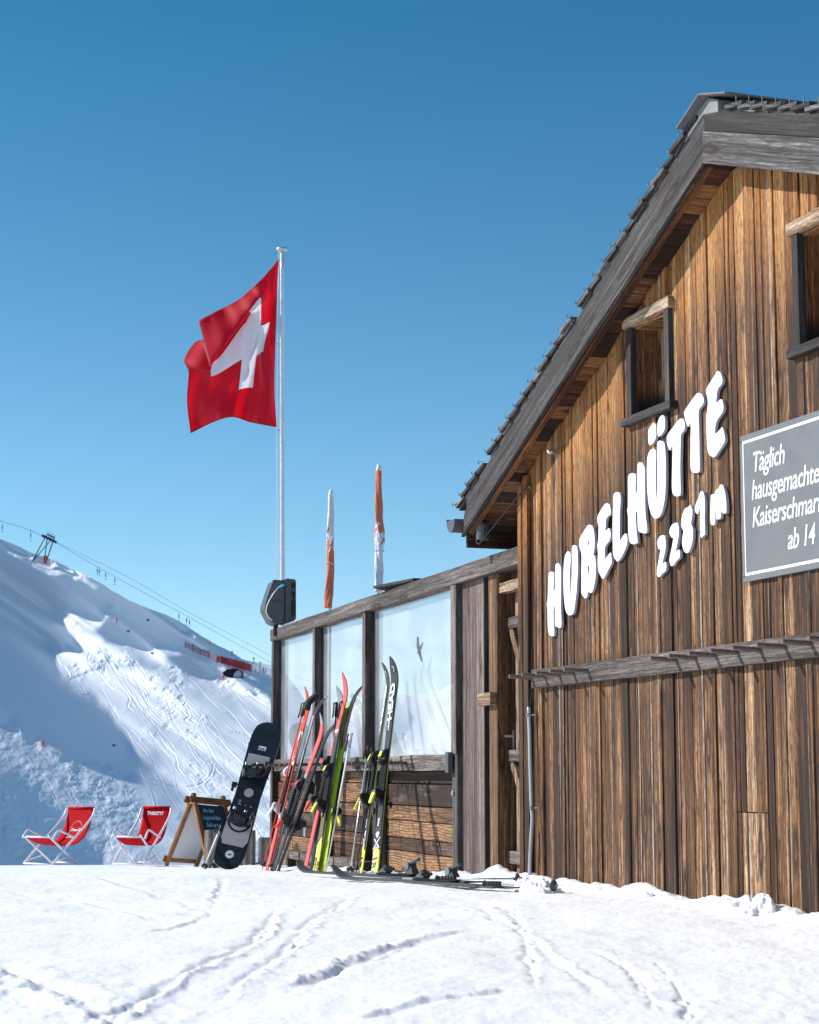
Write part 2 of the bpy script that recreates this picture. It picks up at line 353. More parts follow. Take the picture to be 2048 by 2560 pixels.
# ------------------------------------------------------------------ numpy noise
def vnoise(x, y, seed):
    r = np.random.default_rng(seed); N = 256; g = r.random((N, N))
    xi = np.floor(x).astype(int); yi = np.floor(y).astype(int); fx = x-xi; fy = y-yi
    fx = fx*fx*fx*(fx*(fx*6-15)+10); fy = fy*fy*fy*(fy*(fy*6-15)+10)
    a = g[yi % N, xi % N]; b = g[yi % N, (xi+1) % N]; c = g[(yi+1) % N, xi % N]; d = g[(yi+1) % N, (xi+1) % N]
    return (a*(1-fx)+b*fx)*(1-fy)+(c*(1-fx)+d*fx)*fy-.5
def fbm(x, y, seed, oct=5, gain=.5):
    s = 0; a = 1
    for i in range(oct): s = s+a*vnoise(x*2**i+13.7*i, y*2**i+7.1*i, seed+i); a *= gain
    return s
def blur(a, n):
    if n < 1: return a
    for _ in range(2):
        for ax in (0, 1):
            pw_ = [(0, 0), (0, 0)]; pw_[ax] = (n+1, n); c = np.cumsum(np.pad(a, pw_, 'edge'), axis=ax)
            a = (c[2*n+1:]-c[:-2*n-1])/(2*n+1) if ax == 0 else (c[:, 2*n+1:]-c[:, :-2*n-1])/(2*n+1)
    return a
def inpoly(X, Y, poly):
    r = np.zeros(X.shape, bool); n = len(poly)
    for i in range(n):
        x1, y1 = poly[i]; x2, y2 = poly[(i+1) % n]
        c = ((y1 > Y) != (y2 > Y)) & (X < (x2-x1)*(Y-y1)/((y2-y1) or 1e-9)+x1)
        r ^= c
    return r
def linedist(X, Y, pts, closed=False):
    """distance to polyline, signed side, and parameter"""
    best = np.full(X.shape, 1e9); side = np.zeros(X.shape); par = np.zeros(X.shape)
    for i in range(len(pts)-1):
        (x1, y1), (x2, y2) = pts[i], pts[i+1]; dx, dy = x2-x1, y2-y1; L = dx*dx+dy*dy+1e-12
        t = np.clip(((X-x1)*dx+(Y-y1)*dy)/L, 0, 1); d = np.hypot(X-x1-t*dx, Y-y1-t*dy)
        m = d < best; best = np.where(m, d, best); side = np.where(m, np.sign((X-x1)*dy-(Y-y1)*dx), side); par = np.where(m, (i+t)/(len(pts)-1), par)
    return best, side, par
def smooth_pts(p, n=8):
    out = []
    for i in range(len(p)-1):
        p0 = p[max(i-1, 0)]; p1 = p[i]; p2 = p[i+1]; p3 = p[min(i+2, len(p)-1)]
        for k in range(n):
            t = k/n
            out.append(tuple(.5*((2*b)+(-a+c)*t+(2*a-5*b+4*c-d)*t*t+(-a+3*b-3*c+d)*t**3) for a, b, c, d in zip(p0, p1, p2, p3)))
    out.append(tuple(p[-1])); return out
def npmesh(name, P, mat):
    """P: (rows, cols, 3)"""
    r, c, _ = P.shape; me = bpy.data.meshes.new(name)
    me.vertices.add(r*c); me.vertices.foreach_set('co', P.astype(np.float32).ravel())
    i, j = np.meshgrid(np.arange(r-1), np.arange(c-1), indexing='ij'); a = (i*c+j).ravel()
    q = np.stack([a, a+1, a+c+1, a+c], 1).astype(np.int32); nf = len(q)
    me.loops.add(nf*4); me.loops.foreach_set('vertex_index', q.ravel()); me.polygons.add(nf)
    me.polygons.foreach_set('loop_start', np.arange(nf, dtype=np.int32)*4); me.polygons.foreach_set('loop_total', np.full(nf, 4, np.int32))
    me.polygons.foreach_set('use_smooth', np.ones(nf, bool)); me.materials.append(mat); me.update(calc_edges=True); me.validate()
    o = bpy.data.objects.new(name, me); COL.objects.link(o); return o

# ------------------------------------------------------------------ snow materials
t = NT('sunlit terrace snow'); tc = t.n('ShaderNodeTexCoord').outputs['Object']
a = t.noise(tc, 9, 6, .65); b_ = t.noise(tc, 60, 4, .7); c_ = t.noise(tc, 220, 2, .6)
colr = t.ramp(t.noise(tc, 1.3, 3), [(.3, (.91, .91, .915)), (.7, (.95, .95, .95))])
hh = t.math('ADD', t.math('MULTIPLY', a, .5), t.math('ADD', t.math('MULTIPLY', b_, .35), t.math('MULTIPLY', c_, .12)))
t.bsdf(colr, .55, 0, .3, bump=hh, bstr=.25, bdist=.012, **{'Subsurface Weight': 0.0})
M['snow'] = t.m
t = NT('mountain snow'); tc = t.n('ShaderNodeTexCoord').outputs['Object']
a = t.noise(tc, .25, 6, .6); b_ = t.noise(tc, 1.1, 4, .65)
colr = t.ramp(t.noise(tc, .02, 4), [(.3, (.77, .82, .89)), (.7, (.84, .88, .93))])  # blue tint in the albedo stands in for shade and distance haze
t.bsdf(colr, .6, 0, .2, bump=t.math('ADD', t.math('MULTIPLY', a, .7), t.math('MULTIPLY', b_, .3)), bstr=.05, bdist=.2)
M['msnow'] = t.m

# ------------------------------------------------------------------ terrace snow
def gp(x, y):
    p = onground(x, y); return (p.x, p.y)
ys = np.concatenate([np.geomspace(3.6, 30.0, 620), np.geomspace(30.6, 230, 40)])
us = np.concatenate([-np.geomspace(1.6, .27, 26)[:-1], np.linspace(-.265, .265, 640), np.geomspace(.27, 1.6, 26)[1:]])
UU, YY = np.meshgrid(us, ys); XX = UU*YY
ZZ = -0.04*np.maximum(0, YY-13.0)
crest = 28.6+1.2*fbm(XX*.15, YY*0+3, 77, 3)
over = np.maximum(0, YY-crest); ZZ = ZZ-0.16*over-.012*np.minimum(over, 30)**2
near = np.clip((30-YY)/4, 0, 1)
ZZ += near*(.040*fbm(XX*.55, YY*.4, 5, 3)+.014*fbm(XX*3, YY*2.2, 15, 3))
gr = fbm(XX*26, YY*26, 31, 4, .62); ZZ += near*.0032*gr
# wind and boot marks: small crumbs, stronger in patches
patch = np.clip(fbm(XX*.9, YY*.7, 41, 3)*2.2, 0, 1)
ZZ += near*patch*.010*np.maximum(0, fbm(XX*14, YY*11, 51, 3)-.05)
def track(pts, wdt, dep, berm, side=1, lump=.6, seed=1, fade=.12):
    global ZZ
    dep *= .46; berm *= .40; wdt *= .78; lump *= .75
    P = smooth_pts([gp(*p) for p in pts], 7)
    sel = YY < 20
    d, sd, pr = linedist(XX[sel], YY[sel], P)
    x, y = XX[sel], YY[sel]
    rag = np.abs(d+.045*fbm(x*4.5, y*4.5, seed, 4, .6))
    env = np.clip(np.minimum(pr, 1-pr)/fade, 0, 1)*(.55+.9*np.clip(.5+vnoise(x*1.3, y*1.3, seed+9), 0, 1))
    g = -dep*np.exp(-(rag/wdt)**2)
    bm_ = berm*np.exp(-((rag-wdt*1.7)/(wdt*.9))**2)*(sd*side > 0)*np.clip(.7+lump*1.3*fbm(x*12, y*12, seed+3, 4, .6), .12, 1.6)
    ZZ[sel] += env*(g+bm_)
track([(700, 2262), (660, 2325), (617, 2363), (510, 2411), (415, 2464), (326, 2506), (240, 2550)], .035, .030, .030, -1, .9, 101)
track([(884, 2236), (831, 2280), (772, 2310), (748, 2345), (700, 2393), (623, 2440), (540, 2500)], .030, .022, .022, -1, .9, 111)
track([(1187, 2334), (1068, 2357), (950, 2393), (878, 2417), (819, 2440), (740, 2472)], .045, .028, .034, 1, 1.3, 121)
track([(1300, 2476), (1187, 2494), (1068, 2512), (926, 2547)], .045, .028, .026, 1, 1.1, 131)
track([(1640, 2400), (1697, 2464), (1721, 2512), (1727, 2575)], .022, .028, .006, -1, .5, 141)
track([(1235, 2262), (1293, 2298), (1310, 2345), (1330, 2420), (1345, 2480)], .022, .016, .005, -1, .9, 151)
track([(1500, 2380), (1560, 2415), (1600, 2450), (1650, 2530)], .022, .012, .005, -1, .8, 161)
track([(1056, 2250), (1150, 2300), (1300, 2405), (1420, 2476), (1560, 2560)], .14, .010, .003, 1, .8, 171)
track([(1180, 2260), (1290, 2330), (1430, 2430), (1520, 2500)], .03, .010, .012, -1, .8, 172)
track([(60, 2185), (300, 2215), (475, 2262), (560, 2292)], .05, .014, .014, 1, .8, 181)
track([(10, 2230), (250, 2258), (420, 2300)], .04, .010, .010, 1, .6, 191)
track([(-20, 2400), (90, 2450), (220, 2500), (330, 2580)], .06, .02, .03, 1, 1.6, 201)
track([(560, 2200), (540, 2250), (500, 2300), (380, 2330)], .03, .010, .012, 1, 1.4, 211)
# rough crumbs bottom left and along the cabin
rb = np.clip(1-linedist(XX, YY, [gp(-60, 2440), gp(120, 2480), gp(300, 2600)])[0]/.55, 0, 1)
ZZ += rb*.022*np.maximum(-.1, fbm(XX*8, YY*8, 221, 4, .6))
wl = [(float(H(s_, .05, 0).x), float(H(s_, .05, 0).y)) for s_ in (-.3, 1, 2, 3, 5, 8)]
dw = linedist(XX, YY, wl)[0]
ZZ += np.exp(-(dw/.10)**2)*(.045+.05*fbm(XX*4, YY*4, 231, 4, .6))*near + near*np.exp(-(dw/.4)**2)*.012*fbm(XX*12, YY*12, 237, 3)
fl = [(float(Fp(s_, .1, 0).x), float(Fp(s_, .1, 0).y)) for s_ in (-9, -6, -3, 0)]
df = linedist(XX, YY, fl)[0]
ZZ += np.exp(-(df/.3)**2)*(.02+.06*fbm(XX*3, YY*3, 241, 4, .6))*near
terrace = npmesh('snow_ground', np.stack([XX, YY, ZZ], -1), M['snow']); tag(terrace, kind='structure')
TZ = dict(x=XX, y=YY, z=ZZ, us=us, ys=ys)
def gh(x, y):                                    # height of the built snow at (x, y)
    u = x/y; i = int(np.searchsorted(ys, y)); j = int(np.searchsorted(us, u)); i = min(max(i, 1), len(ys)-1); j = min(max(j, 1), len(us)-1)
    return float(max(ZZ[i, j], ZZ[i-1, j-1]))
ys2 = np.concatenate([np.linspace(-60, 3.9, 40), np.linspace(4.2, 40, 30), np.linspace(45, 260, 20)]); xs2 = np.linspace(-260, 260, 131)
X2, Y2 = np.meshgrid(xs2, ys2); Z2 = -.10-.04*np.maximum(0, Y2-13); o2 = np.maximum(0, Y2-28); Z2 = Z2-.2*o2-.012*np.minimum(o2, 30)**2-.002*np.maximum(0, np.abs(X2)-25)**1.5
# keep the coarse sheet well below the fine one where both exist
inside = (np.abs(X2/np.maximum(Y2, .1)) < 1.5) & (Y2 > 5)
Z2 = np.where(inside, Z2-.35, Z2)
field = npmesh('snow_field', np.stack([X2, Y2, Z2], -1), M['snow']); tag(field, kind='structure')

# ------------------------------------------------------------------ ski slope
FE = FPX/math.cos(PITCH)
def px2uw(px, py):
    d = ray(px, py); return d.x/d.y, d.z/d.y
zc = lambda L: [(x*.4058, 1280+y*.4058) for x, y in L]
ridge = [(-2600, 820), (-1500, 1010), (-700, 1170), (-250, 1275)]+zc([(0, 165), (100, 205), (200, 252), (340, 302), (450, 357), (560, 402), (650, 455), (700, 490), (800, 545), (900, 590), (1000, 625), (1070, 655), (1150, 700), (1250, 770), (1350, 825), (1430, 862), (1490, 905), (1560, 922), (1670, 942)])+[(715, 1685), (760, 1745), (820, 1815), (900, 1885), (1060, 1960), (1260, 2020)]
pxs = np.concatenate([np.linspace(-2600, -60, 90)[:-1], np.linspace(-60, 700, 860), np.linspace(704, 1260, 90)])
py0, NR = 2230.0, 560
rx = np.array([r[0] for r in ridge]); ry = np.array([r[1] for r in ridge])
rpy = np.interp(pxs, rx, ry); rpy = rpy+(1.6*np.array(fbm(pxs*.05, pxs*0, 301, 4)))
tt = np.linspace(0, 1, NR)**1.0
PX = np.repeat(pxs[None, :], NR, 0); PY = py0+(rpy[None, :]-py0)*tt[:, None]
# uniform pixel raster for designing the relief
GX = np.arange(-1000, 1262, 2.0); GY = np.arange(900, 2240, 2.0); GXX, GYY = np.meshgrid(GX, GY)
DARK = -0.13
T = np.full(GXX.shape, DARK)
def setp(L, v, soft=3, ragged=0.0, seed=0):
    global T
    xx = GXX+ragged*fbm(GXX*.03, GYY*.03, 400+seed, 4, .6)*2; yy = GYY+ragged*fbm(GXX*.03, GYY*.03, 450+seed, 4, .6)*2
    m = blur(inpoly(xx, yy, zc(L)).astype(float), soft); T = T*(1-m)+v*m
setp([(280, 803), (450, 815), (540, 765), (600, 755), (700, 808), (960, 812), (1050, 808), (1140, 842), (1300, 900), (1480, 980), (1560, 985), (1760, 1060), (1780, 1300), (1780, 1800), (1780, 2200), (600, 2200), (700, 1760), (800, 1600), (770, 1470), (740, 1360), (690, 1275), (600, 1190), (460, 1085), (360, 1000), (300, 890)], 1.0, 3, 14, 1)
setp([(0, 1290), (60, 1325), (180, 1385), (300, 1455), (500, 1530), (700, 1580), (830, 1610), (900, 2000), (500, 2000), (250, 1690), (-100, 1560), (-100, 1250)], .55, 3, 22, 2)
setp([(335, 520), (500, 560), (600, 605), (725, 660), (640, 700), (520, 710), (540, 770), (590, 790), (500, 800), (450, 720), (340, 690), (290, 640), (370, 600)], 1.05, 2, 26, 3)
setp([(0, 205), (100, 232), (200, 270), (330, 320), (620, 455), (560, 450), (400, 390), (250, 320), (100, 262), (0, 225)], .8, 1, 10, 4)
setp([(1110, 728), (1180, 750), (1245, 782), (1180, 775), (1120, 745)], .9, 1, 6, 5)
setp([(590, 905), (880, 893), (1050, 918), (1110, 960), (1060, 1000), (900, 985), (700, 955), (590, 950)], .25, 3, 20, 6)
setp([(1060, 862), (1140, 862), (1300, 930), (1420, 985), (1370, 1025), (1330, 1040), (1150, 1010), (1080, 960), (960, 880)], DARK, 3, 6, 7)
setp([(1300, 1010), (1500, 1010), (1500, 960), (1700, 1010), (1700, 1190), (1600, 1150), (1500, 1085), (1420, 1045)], .02, 3, 10, 8)
setp([(1510, 905), (1760, 960), (1760, 1030), (1670, 1000), (1560, 960)], .75, 1, 3, 9)
setp([(1380, 1035), (1500, 1005), (1500, 965), (1540, 1000), (1600, 1050), (1480, 1040), (1400, 1055)], .6, 1, 4, 10)
setp([(900, 1040), (1100, 1040), (1400, 1200), (1760, 1300), (1760, 1350), (1300, 1340), (1150, 1200)], .6, 5, 20, 11)
setp([(700, 1560), (900, 1460), (1100, 1700), (1000, 1850), (850, 1700)], .45, 5, 30, 12)
T = np.where((GXX > 735) & (T < .1), .10, T); T = blur(T, 2)
fl_ = np.clip((-70-GXX)/120, 0, 1); T = T*(1-fl_)+fl_*.2
tex = fbm(GXX*.02, GYY*.03, 500, 4, .6)
T = np.where(T > 0, T+.22*tex*np.clip(T*3, 0, 1), T+.02*tex)
# integrate towards the sun (left and up) so that the relief itself is lit or shaded like this
du = 2.0/FE; ratio = .545/.79
gzv = 2.5
uG = (GX-1024)/FE; wG = (1935-GY)/FE
Gc = lambda c: math.log(540)+gzv*(c-(uG[669]*ratio+wG[395]))
rows = np.arange(len(GY))
def integrate(T):
    q = np.zeros_like(T); q[:, -1] = Gc(uG[-1]*ratio+wG)
    src = rows+ratio                                    # the characteristic comes from the right, one ratio step lower
    n_in = rows[src <= rows[-1]][-1]
    for j in range(len(GX)-2, -1, -1):
        prev = np.interp(src, rows, q[:, j+1]); Tp = np.interp(src, rows, T[:, j+1])
        q[:, j] = prev+du*((T[:, j]+Tp)/2+.175)/.79
        q[n_in+1:, j] = q[n_in, j]-(rows[n_in+1:]-rows[n_in])*2/FE*gzv
    return q+math.log(560)-q[395, 669]
q = integrate(T)
# carve ski tracks and crud: small relief added to the depth
def carve(pts, wd, amp):
    P = np.array(smooth_pts(pts, 5)); x0, x1 = P[:, 0].min()-14, P[:, 0].max()+14; y0, y1 = P[:, 1].min()-14, P[:, 1].max()+14
    jj = (GX > x0) & (GX < x1); ii = (GY > y0) & (GY < y1)
    if not jj.any() or not ii.any(): return
    sub = np.ix_(ii, jj); d, sd, pr = linedist(GXX[sub], GYY[sub], [tuple(p) for p in P])
    e = np.clip(np.minimum(pr, 1-pr)/.15, 0, 1)
    q[sub] += amp*e*(np.exp(-(d/wd)**2)-.6*np.exp(-((d-1.9*wd)/(wd*1.1))**2)*(sd > 0))
r_ = random.Random(5)
zone = lambda x, y: T[int(min(max((y-900)/2, 0), len(GY)-1)), int(min(max((x+1000)/2, 0), len(GX)-1))]
cnt = 0
while cnt < 420:
    x = r_.uniform(-20, 1000); y = r_.uniform(1590, 2180)
    if zone(x, y) < .05 and r_.random() > .08: continue
    cnt += 1
    L = r_.uniform(60, 300); a0 = r_.uniform(.55, 1.25); amp_ = r_.uniform(1, 6); ph = r_.uniform(0, 6); fq = r_.uniform(.03, .08)
    pts = []
    for k in range(int(L/7)+3):
        d = k*7; pts.append((x+math.cos(a0)*d+amp_*math.sin(ph+d*fq)*math.sin(a0), y+math.sin(a0)*d*.8-amp_*math.sin(ph+d*fq)*math.cos(a0)))
    carve(pts, r_.uniform(.8, 1.5), r_.uniform(.0002, .0007)*r_.choice([1, 1, -1]))
for L in ([(570, 850), (545, 890), (560, 950), (620, 1010), (660, 1060), (700, 1100)], [(360, 930), (400, 960), (430, 1010), (400, 1040), (450, 1090), (520, 1130), (560, 1110)], [(770, 1100), (800, 1150), (790, 1200), (840, 1240)], [(1150, 1220), (1170, 1260), (1140, 1280), (1190, 1310)], [(300, 810), (310, 850), (350, 900), (380, 960)], [(980, 1380), (1020, 1440), (1080, 1500), (1100, 1580), (1150, 1640)], [(1320, 1540), (1300, 1620), (1230, 1680), (1130, 1700)], [(1340, 1380), (1390, 1450), (1440, 1500), (1500, 1560)], [(850, 1560), (880, 1640), (980, 1700)], [(600, 1600), (680, 1640), (640, 1700)], [(470, 1600), (420, 1650), (480, 1720)]):
    carve(zc(L), 1.4, .0010)
lit = blur(np.clip(T*3, 0, 1), 3)
rough_n = fbm(GXX*.05, GYY*.07, 520, 4, .62); crud = np.clip(fbm(GXX*.016, GYY*.022, 540, 3)*3+.15, 0, 1)
q += (.0016*lit*crud+.00004)*rough_n
lowleft = blur(inpoly(GXX, GYY, zc([(-200, 1250), (0, 1290), (180, 1385), (500, 1530), (830, 1610), (1000, 2300), (-200, 2300)])).astype(float), 8)
q += lowleft*.0019*fbm(GXX*.035, GYY*.05, 560, 4, .6)
# sample on the mesh grid
def samp(px, py, A=q):
    fx = np.clip((px-GX[0])/2, 0, len(GX)-1.001); fy = np.clip((py-GY[0])/2, 0, len(GY)-1.001)
    i = fy.astype(int); j = fx.astype(int); a = fx-j; b = fy-i
    return (A[i, j]*(1-a)+A[i, j+1]*a)*(1-b)+(A[i+1, j]*(1-a)+A[i+1, j+1]*a)*b
Q = samp(PX, PY)
left = np.minimum(PX+60, 0)/FE                       # beyond the left edge the slope swings round towards us
left = np.minimum(PX+1000, 0)/FE
Q = Q+left*.55+np.maximum(900-PY, 0)/FE*2.2
Q = Q+(np.abs(left) > 0)*.006*fbm(PX*.01, PY*.012, 580, 4)*np.clip(-left*8, 0, 1)
YM = np.exp(Q); dirx = (PX-1024)/FPX; dyv = math.cos(PITCH)-(1280-PY)/FPX*math.sin(PITCH); dzv = math.sin(PITCH)+(1280-PY)/FPX*math.cos(PITCH)
P3 = np.stack([dirx/dyv*YM, YM, CAMZ+dzv/dyv*YM], -1)
back = []
last = P3[-1]
for k in range(1, 9):
    b = last.copy(); b[:, 1] += 6*k**1.6; b[:, 0] += (last[:, 0]/last[:, 1])*6*k**1.6; b[:, 2] -= 2.2*k**1.7; back.append(b)
P3 = np.concatenate([P3, np.array(back)], 0)
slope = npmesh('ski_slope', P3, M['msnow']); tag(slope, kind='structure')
def SY(px, py): return float(np.exp(samp(np.array([float(px)]), np.array([float(py)])))[0])
def onslope(px, py): return at(px, py, SY(px, py))

# ------------------------------------------------------------------ far range seen through the glass
fy_ = np.linspace(1800, 4600, 150); fu = np.linspace(-.30, .42, 300)
UF, YF = np.meshgrid(fu, fy_); XF = UF*YF
rid = 1-np.abs(2*fbm(XF*.0011, YF*.0011, 611, 5, .5))
hF = -120+np.clip((YF-1800)/1500, 0, 1)*(190+150*(rid-.6)+70*np.clip((UF+.03)*7, -1, 1.2))+45*fbm(XF*.006, YF*.006, 631, 5, .55)
hF -= np.clip((YF-3700)/900, 0, 1)*200
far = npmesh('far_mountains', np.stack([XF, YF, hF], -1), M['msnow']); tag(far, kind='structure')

# ================================================================== the hut
hut = thing('wooden_hut', 'weathered brown timber hut with a shingled gable roof', 'hut', KH)
ZU = lambda s: 2.694+.4186*s if s < 3.10 else 3.992-.37*(s-3.10)      # underside of the roof at the wall
# window openings (s0, s1, z0, z1) in the wall plane
w1a = W(1584, 735); w1b = W(1674, 775); w1c = W(1674, 1015)
WIN = [(W(1586, 900)[0], W(1672, 900)[0], W(1672, 1008)[1], W(1672, 775)[1])]
w2s = W(2006, 700)[0]; WIN.append((w2s, w2s+.62, W(2006, 868)[1], W(2006, 582)[1]))
mb = MB(); s = 0.0; r_ = random.Random(3)
edges = [0.0]
while s < 8.2:
    s += r_.choice([.04, .055, .065, .075, .085, .095, .105]); edges.append(s)
for (a, b, c, d) in WIN:
    for e in (a, b):
        k = min(range(len(edges)), key=lambda i: abs(edges[i]-e)); edges[k] = e
edges.sort()
def wboard(a, b, z0, z1f, rnd, dep):
    za, zb = z1f(a), z1f(b); g = .003
    f = lambda s_, n, z: H(s_, n, z)
    mb.hexa([(a+g, -.022, z0), (b-g, -.022, z0), (b-g, dep, z0), (a+g, dep, z0), (a+g, -.022, za), (b-g, -.022, zb), (b-g, dep, zb), (a+g, dep, za)], f, 2, rnd, 0, lambda s_, n, z: max(0.0, ZU(s_)-z))
for i in range(len(edges)-1):
    a, b = edges[i], edges[i+1]
    if b-a < .02: continue
    mid = (a+b)/2; dep = r_.uniform(-.004, .006) + (.008 if r_.random() < .25 else 0); rn = r_.random()
    top = lambda s_: ZU(s_)-.004
    op = [w_ for w_ in WIN if w_[0]-.005 < mid < w_[1]+.005]
    if op:
        o_ = op[0]
        wboard(a, b, -.35, lambda s_: o_[2], rn, dep); mb_t = top
        # above the window
        g = .0022; za, zb = top(a), top(b)
        mb.hexa([(a+g, -.022, o_[3]), (b-g, -.022, o_[3]), (b-g, dep, o_[3]), (a+g, dep, o_[3]), (a+g, -.022, za), (b-g, -.022, zb), (b-g, dep, zb), (a+g, dep, za)], lambda s_, n, z: H(s_, n, z), 2, rn, 0, lambda s_, n, z: max(0.0, ZU(s_)-z))
    elif W(1845, 2017)[0] < mid < W(1918, 2017)[0]:
        zz = .50
        wboard(a, b, -.35, lambda s_: zz, rn, dep); g = .0022; za, zb = top(a), top(b); rn2 = r_.random()
        mb.hexa([(a+g, -.022, zz+.004), (b-g, -.022, zz+.004), (b-g, dep, zz+.004), (a+g, dep, zz+.004), (a+g, -.022, za), (b-g, -.022, zb), (b-g, dep, zb), (a+g, dep, za)], lambda s_, n, z: H(s_, n, z), 2, rn2, 0, lambda s_, n, z: max(0.0, ZU(s_)-z))
    else: wboard(a, b, -.35, top, rn, dep)
gable = mb.build('gable_wall', [M['wall']], hut, bevel=.0025)
# dark backing with the window openings left free, and side walls
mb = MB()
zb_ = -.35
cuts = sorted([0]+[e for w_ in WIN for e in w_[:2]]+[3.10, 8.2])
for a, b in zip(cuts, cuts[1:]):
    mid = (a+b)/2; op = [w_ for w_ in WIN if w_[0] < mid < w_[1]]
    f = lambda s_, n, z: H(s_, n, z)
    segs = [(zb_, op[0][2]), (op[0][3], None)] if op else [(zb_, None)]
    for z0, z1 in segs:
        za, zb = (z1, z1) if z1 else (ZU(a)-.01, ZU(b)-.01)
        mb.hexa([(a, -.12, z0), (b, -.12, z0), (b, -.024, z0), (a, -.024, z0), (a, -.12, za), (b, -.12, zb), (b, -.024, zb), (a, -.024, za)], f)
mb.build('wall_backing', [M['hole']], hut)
mb = MB()
for k in range(60):
    n0 = -.14-k*.14
    mb.box(-.0, .03, n0-.136, n0, -.8, ZU(0)-.02, H, 2)
mb.build('side_wall', [M['dgrey']], hut)
mb = MB()
for k in range(60):
    n0 = -.14-k*.14
    mb.box(8.17, 8.2, n0-.136, n0, -.8, ZU(8.2)-.02, H, 2)
mb.build('side_wall', [M['dgrey']], hut)
# corner trim: narrow dark battens at the edge of the gable
mb = MB(); cs = [(-.03, .035, .022), (.04, .075, .014), (.082, .15, .026)]
for a, b, d in cs: mb.box(a, b, .0065, d+.006, -.2, ZU(a)-.02, H, 2, dfn=lambda s_, n, z: max(0.0, ZU(s_)-z))
mb.box(-.03, -.001, -.13, .0062, -.2, ZU(-.03)-.02, H, 2)
mb.build('corner_board', [M['wall']], hut, bevel=.003)

# roof: soffit boards, verge boards, shingles, ridge cap
roof = MB(); OV = .19
RT = .095                                    # deck thickness
NB = -8.6
def slab(s0, s1, z0f, zt, n0, n1, mat_mb, rnd=None, grain=1):
    mat_mb.hexa([(s0, n0, z0f(s0)), (s1, n0, z0f(s1)), (s1, n1, z0f(s1)), (s0, n1, z0f(s0)), (s0, n0, z0f(s0)+zt), (s1, n0, z0f(s1)+zt), (s1, n1, z0f(s1)+zt), (s0, n1, z0f(s0)+zt)], H, grain, rnd)
sf = MB(); s = -.70
rr = random.Random(9)
while s < 3.08:
    w_ = min(rr.uniform(.10, .15), 3.10-s); slab(s+.002, s+w_-.002, ZU, .022+rr.uniform(-.004, .004), NB, OV-.03, sf, rr.random()); s += w_
s = 3.104
while s < 8.8:
    w_ = rr.uniform(.10, .15); slab(s+.002, s+w_-.002, ZU, .022+rr.uniform(-.004, .004), NB, OV-.03, sf, rr.random()); s += w_
rf = MB()
rfo = None
A_ = W(1756, 408, OV); B_ = W(1153, 1343, OV); T_ = W(1758, 274, OV); TB_ = W(1162, 1243, OV); C_ = W(1162, 1300, OV)
AX = (A_[0]+T_[0])/2
bl = lambda s_: B_[1]+(A_[1]-B_[1])/(A_[0]-B_[0])*(s_-B_[0])
tl = lambda s_: TB_[1]+(T_[1]-TB_[1])/(T_[0]-TB_[0])*(s_-TB_[0])
DR = W(2048, 438, OV); TR = W(2048, 283, OV)
br = lambda s_: A_[1]+(DR[1]-A_[1])/(DR[0]-A_[0])*(s_-A_[0])
tr_ = lambda s_: T_[1]+(TR[1]-T_[1])/(TR[0]-T_[0])*(s_-T_[0])
print('barge', A_, B_, T_, TB_, DR, TR)
roofo = thing('x', None, None, KH); bpy.data.objects.remove(roofo)
root_roof = sf.build('roof', [M['soffit']], hut, bevel=.003)
def slope_uv_hexa(mbx, c, rnd, mi=0, ang=0.0, ds=None):
    """c: 4 (s,z) corners of a face, extruded n0..n1; grain follows the slope"""
    (p, n0, n1) = c; ca, sa = math.cos(ang), math.sin(ang)
    b = len(mbx.v)
    for nn in (n0, n1):
        for q_ in p: mbx.v.append(tuple(H(q_[0], nn, q_[1]))); mbx.d.append(9.0)
    k = len(p); g = [(q_[0]*ca+q_[1]*sa, -q_[0]*sa+q_[1]*ca) for q_ in p]
    mbx.f.append(tuple(b+k+i for i in range(k))); mbx.uv.append([(v_, u_) for u_, v_ in g]); mbx.rn.append(rnd); mbx.mi.append(mi)
    mbx.f.append(tuple(b+i for i in reversed(range(k)))); mbx.uv.append([(v_, u_) for u_, v_ in reversed(g)]); mbx.rn.append(rnd); mbx.mi.append(mi)
    for i in range(k):
        j = (i+1) % k; mbx.f.append((b+i, b+j, b+k+j, b+k+i)); mbx.uv.append([(0, g[i][0]), (0, g[j][0]), (n1-n0, g[j][0]), (n1-n0, g[i][0])]); mbx.rn.append(rnd); mbx.mi.append(mi)
angl = math.atan2(A_[1]-B_[1], A_[0]-B_[0]); angr = math.atan2(DR[1]-A_[1], DR[0]-A_[0])
fl_ = .60
mid_l = lambda s_: bl(s_)*(1-fl_)+tl(s_)*fl_
mid_r = lambda s_: br(s_)*(1-fl_)+tr_(s_)*fl_
SE = 8.6
mb = MB()   # left lower verge board, outermost
slope_uv_hexa(mb, ([(B_[0], bl(B_[0])), (AX, bl(AX)), (AX, mid_l(AX)), (C_[0]+.0, mid_l(C_[0]))], OV-.03, OV), .31, 0, angl)
slope_uv_hexa(mb, ([(AX+.002, br(AX)), (SE, br(SE)), (SE, mid_r(SE)), (AX+.002, mid_r(AX))], OV-.028, OV+.004), .83, 0, angr)
mb.build('lower_verge_board', [M['grey']], root_roof, bevel=.003)
mb = MB()
slope_uv_hexa(mb, ([(C_[0]-.0, mid_l(C_[0])+.002), (AX, mid_l(AX)+.002), (AX, tl(AX)), (TB_[0], tl(TB_[0]))], OV-.035, OV-.012), .57, 0, angl)
slope_uv_hexa(mb, ([(AX+.002, mid_r(AX)+.002), (SE, mid_r(SE)+.002), (SE, tr_(SE)), (AX+.002, tr_(AX))], OV-.033, OV-.008), .12, 0, angr)
mb.build('upper_verge_board', [M['dgrey']], root_roof, bevel=.003)
mb = MB()   # rafter behind the verge board, brown, slightly lower than the board
